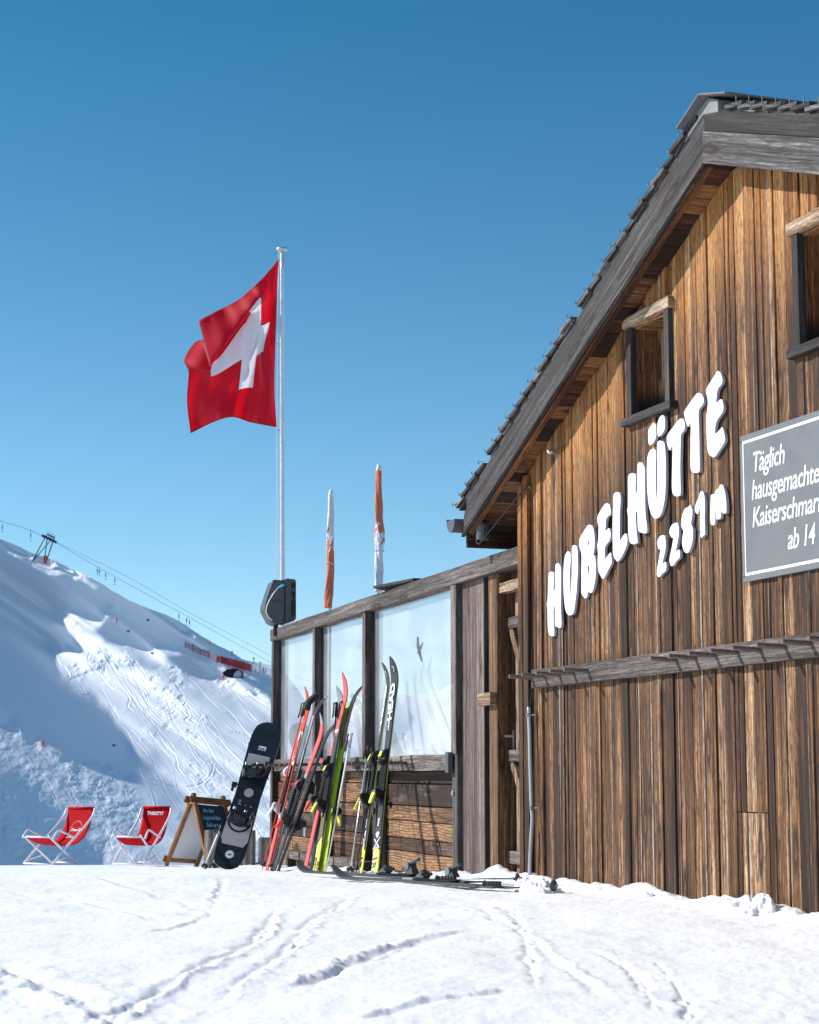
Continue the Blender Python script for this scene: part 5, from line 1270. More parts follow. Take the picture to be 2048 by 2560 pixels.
tA2, pA2 = FPt(675, 2184, .47), FPt(797, 1735, .09)
race(tA2, pA2, 'ski of the orange pair turned base out, broad grey edges showing', Vector((.86, .30, -.2)), lambda L: [(0, L*.7, 'skigrey'), (L*.7, L+1, 'redpl')], 'skilight', 'silver', 'black')
mb = MB(); c = tA.lerp(pA, .925)+Vector((.02, -.01, 0)); d_ = (pA-tA).normalized()
mb.tube([c-d_*.07+Vector((-.035, -.05, 0)), c-d_*.0+Vector((-.03, -.055, 0)), c+d_*.05+Vector((.04, -.04, .03))], [.04, .036, .03], 8); tag(mb.build('ski_strap', [M['black']], None), 'black velcro strap binding the tips of the orange ski pair', 'strap')
# second slim pair, coral with dark edges, grey tails
tB, pB = FPt(683, 2186, .52), FPt(822, 1786, .10)
race(tB, pB, 'slim ski with coral front half and slate grey tail crossing the orange pair', Vector((-.92, -.38, .1)), lambda L: [(0, L*.45, 'skigrey'), (L*.45, L*.62, 'skilight'), (L*.62, L*.93, 'coral'), (L*.93, L+1, 'skilight')], 'black', 'black', 'redpl')
tB2, pB2 = FPt(691, 2187, .49), FPt(829, 1795, .06)
race(tB2, pB2, 'dark ski with black binding, partner behind the slim coral ski', Vector((.86, .30, -.2)), lambda L: [(0, L+1, 'board')], 'black', 'black', 'silver')
# coral pair and lime tailed pair in the middle
tC, pC = FPt(762, 2184, .50), FPt(878, 1688, .05)
race(tC, pC, 'tall coral pink ski with black lower edge, tip above all other coloured skis', Vector((-.90, -.42, .1)), lambda L: [(0, L*.42, 'coral'), (L*.42, L*.54, 'skigrey'), (L*.54, L*.70, 'coral'), (L*.70, L*.712, 'skiwhite'), (L*.712, L+1, 'coral')], 'black', 'black', 'redpl')
tC2, pC2 = FPt(773, 2186, .46), FPt(893, 1700, .02)
race(tC2, pC2, 'ski behind the tall coral one, dark base with pale edge lines facing out', Vector((.84, .30, -.2)), lambda L: [(0, L+1, 'redpl')], 'board', 'black', 'redpl')
tD, pD = FPt(789, 2188, .53), FPt(862, 1726, .07)
LD = LL(tD, pD)
sD = race(tD, pD, 'khaki brown ski with bright yellow tail and grey rounded tip', Vector((-.80, -.58, .12)), lambda L: [(0, L*.15, 'yellow'), (L*.15, L*.36, 'olive'), (L*.36, L*.9, 'skigrey'), (L*.9, L+1, 'skilight')], 'black', 'black', 'yellow')
ski_text(sD, 'RIDER', .012, .040, 'olive', x=.030, sx=1.0, bold=.001, z=.0135); ski_text(sD, 'CHARGE', .012, .040, 'olive', x=-.012, sx=1.0, bold=.001, z=.0135)
mb = MB(); mb.face([(-.037, LD*.15, .0138), (.037, LD*.15, .0138), (.037, LD*.15+.07, .0152)]); mb.build('tail_print', [M['yellow']], sD)
tD2, pD2 = FPt(803, 2186, .49), FPt(874, 1735, .03)
race(tD2, pD2, 'lime green edged ski tucked behind the khaki and yellow one', Vector((.6, .75, -.2)), lambda L: [(0, L+1, 'lime')], 'lime', 'black', 'yellow')

# ------------------------------------------------------------------ ski poles
def pole(name, label, tip, top, shaft, grip, basket='black', strap=True, group='ski poles standing among the skis', taper=True, scale=1.0, kind='straight'):
    L = (top-tip).length; th_ = thing('ski_pole', label, 'ski pole', group=group, mat=Matrix.Identity(4))
    mb = MB(); mb.tube([(0, .02, 0), (0, L*.5, 0), (0, L-.12, 0)], [.0045, .0065*scale, .008*scale], 10); mb.tube([(0, -.01, 0), (0, .03, 0)], [.0015, .004], 8); mb.build('shaft', [M[shaft]], th_, smooth=True)
    mb = MB(); mb.lathe([(.006, .045), (.032, .052), (.035, .060), (.012, .066), (.009, .085)], (0, 0, 0), (0, 1, 0), 12); mb.build('basket', [M[basket]], th_)
    mb = MB(); pr = [(.010, L-.14), (.014, L-.135)]
    for k in range(5): pr += [(.0175, L-.125+k*.020), (.0135, L-.116+k*.020)]
    pr += [(.016, L-.02), (.020, L-.008), (.018, L)]
    mb.lathe(pr, (0, 0, 0), (0, 1, 0), 12); mb.build('grip', [M[grip]], th_)
    if strap:
        mb = MB(); lo = [(0, L-.01, .018), (.03, L-.03, .05), (.05, L-.10, .06), (.03, L-.17, .05), (0, L-.15, .03), (-.01, L-.06, .022)]
        pts_ = smooth_pts(lo, 4); rows_ = [[Vector(p)+Vector((.009, 0, 0)), Vector(p)+Vector((-.009, 0, .002)), Vector(p)+Vector((-.009, 0, .004)), Vector(p)+Vector((.009, 0, .003))] for p in pts_]
        mb.grid(rows_, True, cap=True); mb.build('strap', [M['rubber']], th_)
    th_.matrix_world = frame(tip, top-tip, Vector((-.8, -.6, .1))); return th_
pole('ski_pole', 'orange ski pole with ridged black grip, left of two beside the orange ski', FPt(655, 2178, .62), FPt(763, 1757, .16), 'orangered', 'black')
pole('ski_pole', 'orange ski pole with ridged black grip, right of two beside the orange ski', FPt(675, 2180, .60), FPt(770, 1756, .14), 'orangered', 'black')
pole('ski_pole', 'black ski pole with plain black grip left of the tall coral ski', FPt(806, 2180, .42), FPt(843, 1757, .14), 'black', 'black', 'pwhite')
pole('ski_pole', 'silver ski pole with its strap wound near the grey ski tip', FPt(797, 2182, .36), FPt(858, 1752, .12), 'silver', 'black', 'black')
pole('ski_pole', 'white ski pole with sculpted white and black grip', FPt(816, 2178, .38), FPt(879, 1832, .16), 'skiwhite', 'silver', 'pwhite', True, scale=1.3)
pole('ski_pole', 'white and black ski pole with looped wrist strap left of the black and lime skis', FPt(874, 2190, .52), FPt(923, 1862, .20), 'silver', 'black', 'black', True, scale=1.2)
pole('ski_pole', 'dark blue ski pole hidden behind the black and lime skis', FPt(890, 2190, .30), FPt(932, 1872, .12), 'board', 'black')
pa = at(508, 2174, 19.6); pb2 = at(556, 2062, 20.2)
pole('ski_pole', 'thick white ski pole resting against the snowboard, black grip upward', pa, pb2, 'skiwhite', 'black', 'black', True, scale=1.9)
pole('ski_pole', 'second white ski pole with small basket tucked beside the snowboard edge', at(529, 2174, 19.9), at(562, 2072, 20.3), 'skiwhite', 'black', 'black', True, scale=1.2)

# ------------------------------------------------------------------ skis lying on the snow
GL_ = 'skis and poles lying in the snow before the fence'
def lying(label, p0, p1, lift, c1, c2):
    a = onground(*p0); b = onground(*p1); L = (b-a).length
    a.z = gh(a.x, a.y)+lift; b.z = gh(b.x, b.y)+lift
    # p0 is the tip, p1 the tail
    s_ = ski('alpine_ski', label, L, (.108, .080, .125), [(0, L+1, 'skigrey')], 'skilight', 'skigrey', GL_, rock=1.0)
    binding(s_, L*.40, 'dark', 'dark', brake=False)
    mb = MB(); mb.box(-.012, .012, L*.40-.20, L*.40-.16, .104, .110); mb.build('red_mark', [M['redpl']], s_)
    z0 = .018; yc = L*.40
    mb = MB(); mb.box(-.022, .022, yc-.03, yc+.06, z0+.0145, z0+.022); mb.build('heel_rail', [M['silver']], s_)
    mb = MB(); mb.box(-.024, .024, yc+.27, yc+.40, z0-.006, z0+.012); mb.build('ski_print', [M['skilight']], s_)
    mb = MB(); yh = yc-.17
    for sx_ in (-1, 1): mb.lathe([(.030, 0), (.026, .006), (.008, .007)], (sx_*.028, yh+.0, z0+.07), (sx_, 0, 0), 14)
    mb.build('binding_disc', [M['midgrey']], s_)
    pose(s_, b, a, Vector((0, 0, 1))); return s_
lying('long grey ski lying flat in front, rounded dark tip pointing left', (832, 2196), (1296, 2226), .020, 'dark', 'redpl')
lying('long grey ski lying behind the front one, its tip left by the khaki ski tail', (742, 2192), (1196, 2212), .030, 'dark', 'redpl')
mb = None
def gpole(label, p0, p1, lift=.03):
    a = onground(*p0); b = onground(*p1); a.z = gh(a.x, a.y)+lift; b.z = gh(b.x, b.y)+lift
    pole('ski_pole', label, a, b, 'steel', 'black', 'dark', False, GL_)
gpole('ski pole lying on the snow with its tip toward the snow pile', (1404, 2232), (1210, 2222), .045)
gpole('ski pole lying on the snow beside the grey skis, grip to the left', (1316, 2222), (1090, 2216), .07)

# ------------------------------------------------------------------ snowboard
bt = at(562, 2177, 19.8); tp = at(676, 1812, 20.5); LB = (tp-bt).length
zh = Vector((-.05, -1, .25))
snb = thing('snowboard', 'black and grey snowboard with strap bindings leaning against the end post of the fence', 'snowboard', mat=Matrix.Identity(4))
def bw(t_): return 1.07*float(np.interp(t_, [0, .01, .03, .06, .10, .16, .5, .84, .90, .94, .97, .99, 1], [.02, .07, .112, .135, .147, .150, .127, .149, .147, .136, .113, .072, .02]))
def bz(t_): return .045*max(0, (t_-.86)/.14)**2+.045*max(0, (.14-t_)/.14)**2
n = 60; tsn = sorted(set([0, .003, .007, .013, .02, .03, .045, .06, .08, .1]+[i/n for i in range(6, n-5)]+[.9, .92, .94, .955, .97, .98, .987, .993, .997, 1]))
rows_ = [[Vector((-bw(t_), t_*LB, bz(t_))), Vector((-bw(t_), t_*LB, bz(t_)+.009)), Vector((bw(t_), t_*LB, bz(t_)+.009)), Vector((bw(t_), t_*LB, bz(t_)))] for t_ in tsn]
mb = MB(); mb.grid(rows_, True, mfn=lambda i, j: 0 if j == 1 else 1 if j in (0, 2) else 0, cap=True); mb.build('deck', [M['board'], M['boardgrey']], snb)
Z = .0098
def decal(poly, mat, name='print', z=Z, d=.0008):
    mb = MB(); mb.prism([(x, y) for x, y in poly], z, z+d, lambda a, b, c: Vector((a, c, b+bz(c/LB)))); mb.build(name, [M[mat]], snb)
decal([(-.128, .665*LB), (-.128, .78*LB), (.105, .78*LB), (.125, .665*LB)], 'boardgrey')
decal([(-.110, .165*LB), (-.142, .205*LB), (-.133, .34*LB), (.133, .34*LB), (.142, .205*LB), (.110, .165*LB)], 'boardgrey')
def arc(cx, cy, r0, r1, a0, a1, m=18, sx=1): return [(cx+r1*math.cos(a)*sx, cy+r1*math.sin(a)) for a in np.linspace(a0, a1, m)]+[(cx+r0*math.cos(a)*sx, cy+r0*math.sin(a)) for a in np.linspace(a1, a0, m)]
decal(arc(.01, .67*LB, .070, .098, -.1, math.pi+.1), 'board', z=Z+.001)
decal(arc(.0, .335*LB, .055, .075, math.pi, 2*math.pi, sx=1.5), 'board', z=Z+.001)
decal(arc(.0, .325*LB, .100, .122, math.pi+.12, 2*math.pi-.12, sx=1.05), 'board', z=Z+.001)
decal([(.045*math.cos(a)*1.1, .52*LB+.05*math.sin(a)) for a in np.linspace(0, 2*math.pi, 30)[:-1]], 'boardgrey', 'disc_print')
decal([(-.045, .815*LB), (.035, .815*LB), (.035, .842*LB), (-.045, .842*LB)], 'skiwhite', 'label_print')
text_mesh('Ride', .036, lambda a, b, c: Vector((-.041+a, .8185*LB+c, Z+.0012+b)), ext=.0006, bold=.0008).build('lettering', [M['board']], snb)
decal(arc(0, .105*LB, .040, .045, 0, 2*math.pi, 28), 'skiwhite', 'ring_print'); decal([(.036*math.cos(a), .105*LB+.036*math.sin(a)) for a in np.linspace(0, 2*math.pi, 26)[:-1]], 'skiwhite', 'ring_print')
text_mesh('R', .052, lambda a, b, c: Vector((.018-c, .105*LB-.018+a, Z+.0016+b+bz(.105))), ext=.0006, bold=.002).build('lettering', [M['board']], snb)
for (x, y, tx) in ((-.075, .432, 'Ride'), (-.005, .428, '***'), (.05, .428, '155')):
    text_mesh(tx, .018, lambda a, b, c: Vector((x+a, y*LB+c, Z+.0006+b)), ext=.0005).build('lettering', [M['skiwhite']], snb)
decal(arc(-.064, .455*LB, .011, .014, 0, 2*math.pi, 16), 'skiwhite', 'small_ring')
def sb_binding(yc, ang):
    R = Matrix.Rotation(ang, 3, 'Z')
    fr_ = lambda x, y, z: R @ Vector((x, y, 0)) + Vector((0, yc, z+.0095))
    # frame axis: x = toe(-)->heel(+), y across the boot
    mb = MB(); mb.hexa([(-.135, -.052, 0), (.11, -.058, 0), (.11, .058, 0), (-.135, .052, 0), (-.13, -.048, .02), (.105, -.054, .022), (.105, .054, .022), (-.13, .048, .02)], fr_)
    root = mb.build('binding', [M['black']], snb, bevel=.005)
    mb = MB(); mb.box(-.115, .06, -.040, .040, .0225, .030, fr_); mb.build('footbed', [M['dark']], root, bevel=.004)
    mb = MB()   # side rails + heel loop
    pts_ = [(-.09, -.060, .025), (-.02, -.066, .055), (.07, -.068, .075), (.125, -.045, .085), (.14, 0, .088), (.125, .045, .085), (.07, .068, .075), (-.02, .066, .055), (-.09, .060, .025)]
    mb.tube([fr_(*p) for p in smooth_pts(pts_, 4)], .010, 8); mb.build('heel_loop', [M['black']], root, smooth=True)
    mb = MB()   # highback
    rows_ = []
    for k in range(9):
        v = k/8; wv = .062+.012*math.sin(v*3)-.030*v**3; xx = .128+.045*v; zz_ = .06+.17*v
        rows_.append([fr_(xx-.030*(1-(2*j/8-1)**2)*-1*(.6)-(.03*(abs(2*j/8-1))**2), wv*(2*j/8-1), zz_) for j in range(9)])
    mb.grid(rows_, False); hb = mb.build('highback', [M['black']], root, smooth=True); sd_ = hb.modifiers.new('solid', 'SOLIDIFY'); sd_.thickness = .008
    mb = MB(); mb.tube([fr_(.125+.0, .020*math.cos(a), .155+.020*math.sin(a)) for a in np.linspace(0, 2*math.pi, 18)], .0025, 5); mb.build('highback_ring', [M['midgrey']], hb)
    for (x0, zz0, nm) in ((-.085, .075, 'toe_strap'), (.035, .115, 'ankle_strap')):
        mb = MB(); rows_ = []
        for a in np.linspace(0, math.pi, 14):
            y_ = .070*math.cos(a); z_ = .035+zz0*math.sin(a)**.8
            rows_.append([fr_(x0-.018, y_, z_), fr_(x0+.018, y_, z_), fr_(x0+.018, y_*.93, z_-.008), fr_(x0-.018, y_*.93, z_-.008)])
        mb.grid(rows_, True, cap=True); st_ = mb.build(nm, [M['black']], root)
        mb = MB(); mb.box(x0-.016, x0+.016, .052, .088, .062, .090, fr_); mb.build('ratchet', [M['silver']], st_, bevel=.004)
sb_binding(.655*LB, math.radians(12)); sb_binding(.335*LB, math.radians(-8))
# loose strap hanging out over the toe edge
mb = MB(); mb.tube([Vector(p) for p in smooth_pts([(.05, .60*LB, .04), (.03, .565*LB, .05), (-.03, .545*LB, .055), (-.10, .545*LB, .05), (-.15, .55*LB, .05)], 5)], .008, 6); mb.box(-.19, -.14, .528*LB, .558*LB, .035, .062); mb.box(-.185, -.16, .50*LB, .53*LB, .035, .05); mb.build('open_strap', [M['black']], snb)
snb.matrix_world = frame(bt, tp-bt, zh)

# ================================================================== deck chairs
def deckchair(label, org, rot, wd, marks):
    th_ = thing('deck_chair', label, 'deck chair', group='red sling deck chairs on the snow edge', mat=Matrix.Identity(4))
    r = .0145
    mb = MB()
    A = lambda x: [(x, .0, .0), (x, .28, .245), (x, .60, .50), (x, .735, .63), (x, .785, .72)]
    top = smooth_pts(A(0), 5)
    for x in (0, wd): mb.tube([Vector(p) for p in smooth_pts(A(x), 5)]+[Vector((x+(.02 if x == 0 else -.02), .80, .745))], r, 9)
    mb.tube([Vector((.02, .80, .745)), Vector((wd-.02, .80, .745))], r, 9); mb.tube([Vector((0, .0, .0)), Vector((wd, .0, .0))], r*.8, 8)
    mb.build('back_frame', [M['chairw']], th_, smooth=True)
    mb = MB()
    for x in (.03, wd-.03): mb.tube([Vector((x, -.055, .385)), Vector((x, .48, .0))], r, 9)
    mb.tube([Vector((.03, -.03, .365)), Vector((wd-.03, -.03, .365))], r*.9, 8); mb.tube([Vector((.03, .48, 0)), Vector((wd-.03, .48, 0))], r*.8, 8)
    mb.build('seat_frame', [M['chairw']], th_, smooth=True)
    for x in (-.022, wd+.022):
        mb = MB(); mb.tube([Vector(p) for p in smooth_pts([(x, -.02, .345), (x, .04, .42), (x, .10, .455), (x, .17, .43), (x, .41, .345)], 4)], r*.95, 8); mb.build('armrest', [M['chairw']], th_, smooth=True)
    for x in (.0, wd):
        mb = MB(); mb.tube([Vector((x, .06, .035)), Vector((x, .34, .10))], r*.7, 8); mb.build('brace', [M['chairw']], th_, smooth=True)
    sag = smooth_pts([(.80, .745), (.765, .60), (.705, .46), (.60, .33), (.46, .262), (.30, .245), (.12, .30), (-.03, .368)], 6)
    rows_ = []
    for k, (y, z) in enumerate(sag):
        rows_.append([Vector((.03+(wd-.06)*j/10, y-.0, z+.010*(1-(2*j/10-1)**2)*-1)) for j in range(11)])
    mb = MB(); mb.grid(rows_); sl_ = mb.build('sling', [M['red']], th_, smooth=True); sd_ = sl_.modifiers.new('solid', 'SOLIDIFY'); sd_.thickness = .003; sd_.offset = 0
    mb = MB(); mb.tube([Vector((.02, .80, .746)), Vector((wd-.02, .80, .746))], r*1.25, 9); mb.build('sling_hem', [M['red']], th_, smooth=True)
    # print follows the back of the sling: parameter a across, b up along the sag curve
    cum = [0]
    for p, q_ in zip(sag, sag[1:]): cum.append(cum[-1]+math.hypot(q_[0]-p[0], q_[1]-p[1]))
    def onsl(a, b, lift=.0035):
        d_ = min(max(b, 0), cum[-1]-1e-4); i = int(np.searchsorted(cum, d_)-1); i = max(i, 0); t_ = (d_-cum[i])/(cum[i+1]-cum[i])
        y = sag[i][0]*(1-t_)+sag[i+1][0]*t_; z = sag[i][1]*(1-t_)+sag[i+1][1]*t_
        ty, tz = sag[i+1][0]-sag[i][0], sag[i+1][1]-sag[i][1]; l = math.hypot(ty, tz); ny, nz = tz/l, -ty/l
        return Vector((a, y+ny*lift, z+nz*lift-.009*(1-((a-wd/2)/(wd/2))**2)))
    for (txt, size, a0, b0, sx_, bold, shear) in marks.get('text', []):
        text_mesh(txt, size, lambda x, y, z: onsl(a0+x, b0-z, .0035+y), shear=shear, ext=.0005, bold=bold, sx=sx_).build('lettering', [M['skiwhite']], th_)
    for (ca, cb, rr_) in marks.get('ring', []):
        mb = MB(); mb.tube([onsl(ca+rr_*math.cos(a), cb+rr_*1.25*math.sin(a), .004) for a in np.linspace(0, 2*math.pi, 30)], .003, 5); mb.build('ring_print', [M['skiwhite']], th_)
    th_.matrix_world = Matrix.Translation(org) @ Matrix.Rotation(rot, 4, 'Z'); return th_
o1 = at(60, 2158, 27.0); o1.z = max(o1.z, gh(o1.x, o1.y)-.02)
deckchair('red sling deck chair with circular white drink logo, farther left of the two', o1, math.radians(-36), .56,
          dict(text=[('Coca-Cola', .062, .185, .33, .85, .002, .35), ('TASTE THE FEELING', .024, .15, .45, 1.0, .001, 0)], ring=[(.28, .31, .105)]))
o2 = at(283, 2159, 26.6); o2.z = max(o2.z, gh(o2.x, o2.y)-.02)
deckchair('red sling deck chair lettered THIRSTY? at its top, next to the chalkboard', o2, math.radians(-20), .47, dict(text=[('THIRSTY?', .062, .10, .095, .95, .003, .1)]))

# ================================================================== A-frame chalkboard
def aframe():
    th_ = thing('chalkboard_stand', 'orange wooden A-frame board with chalk writing beside a log stump', 'chalkboard', mat=Matrix.Identity(4))
    Wd, Hh, D = .48, .86, .50; lw = .050; tk = .022
    def brd(sg):
        # local board coords: a across, b up the slope, c outwards
        top = Vector((0, 0, Hh)); bot = Vector((0, sg*D, 0)); up = (top-bot); Lb = up.length; up.normalize(); outw = Vector((0, sg, 0)); outw = (outw-up*outw.dot(up)).normalized()
        return lambda a, c, b: Vector((a, 0, 0))+bot+up*b+outw*c, Lb
    for sg, nm in ((1, 'back_frame'), (-1, 'front_frame')):
        f_, Lb = brd(sg); mb = MB()
        mb.box(0, lw, -tk, tk, -.0, Lb+.035, f_, 2); mb.box(Wd-lw, Wd, -tk, tk, -.0, Lb+.035, f_, 2)
        fr_ = mb.build(nm, [M['teak']], th_, bevel=.004)
        mb = MB(); mb.box(-.055, Wd+.055, tk+.001, tk+.022, Lb-.115, Lb-.03, f_, 0); mb.build('top_rail', [M['teak']], fr_, bevel=.004)
        mb = MB(); mb.box(-.03, Wd+.03, tk+.001, tk+.020, .035, .115, f_, 0); mb.build('bottom_rail', [M['teak']], fr_, bevel=.004)
        mb = MB(); mb.box(lw+.001, Wd-lw-.001, -.006, .006, .116, Lb-.116, f_, 2)
        mb.build('chalk_panel' if sg < 0 else 'white_panel', [M['chalk'] if sg < 0 else M['wboard']], fr_)
        if sg < 0:
            for (txt, x, b, s_) in (('An den', .115, Lb-.225, .085), ('Liegestühlen', .085, Lb-.325, .085), ('Self-service', .12, Lb-.425, .085), ('!', .25, Lb-.52, .07)):
                text_mesh(txt, s_, lambda u, v, w_: f_(x+u, .0068+v, b+w_+u*.05), shear=.15, ext=.0006, bold=-.0008, sx=.62).build('lettering', [M['chalkl']], fr_)
            text_mesh('FRÄCK', .05, lambda u, v, w_: f_(.16+u, tk+.0225+v, Lb-.09+w_), ext=.0006, bold=.0, sx=.9).build('lettering', [M['soffit']], fr_)
    for a in (-.012, Wd+.001):
        mb = MB(); mb.box(a, a+.011, -.10, .10, Hh-.10, Hh-.075, None, 1); mb.build('hinge_bar', [M['teak']], th_)
    return th_
af = aframe()
rot = Matrix.Rotation(math.radians(38), 4, 'Z') @ Matrix.Rotation(math.radians(5), 4, 'Y')
foot = Vector((0, .50, 0)); tgt = at(411, 2163, 24.2)
af.matrix_world = Matrix.Translation(tgt-(rot.to_3x3() @ foot)) @ rot

# ================================================================== on the mountain
lift = 'T-bar lift on the far slope'
zq = lambda x, y: (x*.4058, 1280+y*.4058)
# tower
Yt = SY(112, 1403)
tw = thing('lift_tower', 'dark steel drag lift tower standing on the ridge at far left', 'lift tower', at(100, 1402, Yt))
z7 = lambda x, y: at(60+x*.06957, 1310+y*.06957, Yt-2)
def z7d(x, y, d): return at(60+x*.06957, 1310+y*.06957, Yt-2+d)
for (a, b, r) in (((310, 1230), (760, 480), .17), ((330, 1210), (960, 590), .14), ((730, 1300), (835, 520), .17), ((790, 1300), (1050, 600), .20)):
    mb = MB(); mb.tube([z7(*a)-Vector((0, 0, 1.0)), z7(*b)], r, 6); mb.build('leg', [M['liftsteel']], tw)
mb = MB(); mb.tube([z7(650, 410), z7(900, 530), z7(1170, 665)], .42, 6); mb.build('crossarm', [M['liftsteel']], tw)
mb = MB(); mb.tube([z7(790, 470), z7(840, 360), z7(1100, 490), z7(1050, 600)], .26, 6); mb.tube([z7(860, 520), z7(930, 420), z7(990, 560), z7(1050, 470)], .16, 6); mb.build('platform', [M['liftsteel']], tw)
mb = MB(); mb.tube([z7(870, 290), z7(1120, 400), z7(1110, 480)], .07, 5); mb.tube([z7(870, 290), z7(850, 360)], .07, 5); mb.build('railing', [M['steel']], tw)
mb = MB(); mb.box(-.55, .55, -.4, .4, -.6, 1.3, lambda a, b, c: z7(765, 1290)+Vector((a*.9, b, c))); mb.build('safety_pad', [M['slopemark']], tw)
# cables
Ycab = lambda x: np.interp(x, [0, 105, 300, 680, 900], [Yt-10, Yt-2, Yt+15, Yt+40, Yt+50])
for (pts_, r, lb) in (([(-60, 1278), (0, 1302), (60, 1320), (105, 1339)], .07, 'upper span of lift cable running off left from the tower'),
                      ([(142, 1357), (200, 1392), (288, 1442), (380, 1493), (475, 1544), (580, 1603), (678, 1657), (760, 1700)], .055, 'long lift cable descending right from the ridge tower'),
                      ([(130, 1350), (230, 1398), (330, 1448), (475, 1532), (600, 1598), (700, 1652)], .045, 'thin second lift cable just above the main one')):
    mb = MB(); mb.tube([tuple(at(x, y, float(Ycab(x)))) for x, y in smooth_pts(pts_, 3)], r, 5)
    tag(mb.build('lift_cable', [M['liftsteel']], None), lb, 'cable', 'cables of the drag lift')
hang = [(15, 70, 120, 'first at the left frame edge'), (190, 110, 180, 'between frame edge and tower'), (600, 338, 385, ''), (613, 345, 392, ''), (652, 366, 415, ''), (708, 398, 448, ''), (1103, 620, 670, ''), (1150, 645, 695, ''), (1168, 655, 705, '')]
for i, (x, y0, y1, nm) in enumerate(hang):
    a = zq(x, y0); b = zq(x, y1); Yh = float(Ycab(a[0])); p0, p1 = at(a[0], a[1], Yh), at(b[0], b[1], Yh)
    hg = thing('t_bar', 'T-bar hanger dangling from the lift cable' if i > 1 else ('T-bar hanger dangling left of the lift tower, '+nm), 'lift hanger', p0, 'T-bars hanging right of the tower' if i > 1 else None)
    mb = MB(); mb.tube([p0, p1], .035, 5); mb.build('rod', [M['liftsteel']], hg)
    mb = MB(); mid = p0.lerp(p1, .45); mb.lathe([(.06, -.7), (.16, -.5), (.16, .5), (.06, .7)], mid, (0, 0, 1), 7); mb.build('spring_box', [M['liftsteel']], hg)
    mb = MB(); mb.tube([p1-Vector((.35, 0, 0)), p1+Vector((.35, 0, 0))], .06, 5); mb.build('bar', [M['liftsteel']], hg)
# skiers
def skier(px, py_feet, hpx, label, mat, turn=0.0, skis=True):
    Y = min(SY(px, py_feet)-1.0, 2000); f = at(px, py_feet, Y); h = hpx*Y/FE
    th_ = thing('person', label, 'person', f, None)
    k = h/1.75; R = Matrix.Rotation(turn, 3, 'Z')
    V = [(0, 0, .95), (0, .02, 1.15), (0, .06, 1.42), (0, .08, 1.52), (0, .11, 1.63), (0, .12, 1.72), (.10, 0, .92), (.14, .10, .50), (.15, .0, .08), (.15, .14, .04), (-.10, 0, .92), (-.14, .10, .50), (-.15, 0, .08), (-.15, .14, .04), (.2, .05, 1.40), (.30, .12, 1.15), (.30, .36, 1.05), (-.2, .05, 1.40), (-.30, .12, 1.15), (-.30, .36, 1.05)]
    Ed = [(0, 1), (1, 2), (2, 3), (3, 4), (4, 5), (0, 6), (6, 7), (7, 8), (8, 9), (0, 10), (10, 11), (11, 12), (12, 13), (2, 14), (14, 15), (15, 16), (2, 17), (17, 18), (18, 19)]
    Rd = [.15, .15, .17, .07, .12, .09, .12, .085, .065, .06, .12, .085, .065, .06, .09, .07, .05, .09, .07, .05]
    me = bpy.data.meshes.new('body'); me.from_pydata([tuple((R @ Vector(v))*k) for v in V], Ed, []); me.materials.append(M[mat]); o = bpy.data.objects.new('body', me); COL.objects.link(o); o.parent = th_
    sk = o.modifiers.new('skin', 'SKIN')
    for i, d in enumerate(me.skin_vertices[0].data): d.radius = (Rd[i]*k, Rd[i]*k)
    me.skin_vertices[0].data[0].use_root = True; sb_ = o.modifiers.new('s', 'SUBSURF'); sb_.levels = 1; sb_.render_levels = 1
    return th_
z8 = lambda x, y: (440+x*.1391, 1580+y*.1391)
for (x, y0, y1, lb, m_) in ((1400, 450, 532, 'distant dark-clothed skier on the ridge right of the red netting', 'jacket'), (1520, 520, 600, 'distant grey skier on the ridge, third from the right edge of the slope', 'jacketgrey'), (1575, 640, 728, 'distant dark skier on the bright snow closest to the fence post', 'jacket'), (855, 765, 870, 'distant skier in a red jacket beside the tunnel mouth', 'jacketred'), (1010, 330, 425, 'distant grey-pink skier above the red netting', 'jacketgrey'), (470, 100, 135, 'tiny dark figure crouching above the pale netting', 'jacket')):
    p = z8(x, y1); skier(p[0], p[1], (y1-y0)*.1391, lb, m_, .6)
p = (60+930*.06957, 1310+1330*.06957); skier(p[0], p[1], 6, 'tiny red figure just right of the lift tower foot', 'jacketred')
# snow gun / markers: short poles with orange sleeves
def marker(x, y, hz, wz, lb):
    p = zq(x, y); Y = SY(*p)-.5; b = at(p[0], p[1], Y); h = hz*.4058*Y/FE; w_ = wz*.4058*Y/FE
    th_ = thing('piste_marker', lb, 'marker', b, 'orange piste markers')
    mb = MB(); mb.tube([b-Vector((0, 0, .5)), b+Vector((0, 0, h))], .07, 6); mb.build('pole', [M['liftsteel']], th_)
    mb = MB(); mb.lathe([(w_*.35, h*.25), (w_*.5, h*.35), (w_*.5, h*.95), (w_*.3, h)], b, (.08, 0, 1), 8); mb.build('sleeve', [M['slopemark']], th_)
marker(718, 682, 26, 12, 'orange piste marker at the right tip of the upper sunlit patch')
marker(262, 1442, 34, 20, 'orange piste marker at the top of the lower sunlit band')
marker(1155, 1352, 16, 10, 'orange piste marker low on the tracked sunny slope')
marker(1290, 812, 18, 10, 'orange piste marker on the ridge above the netting')
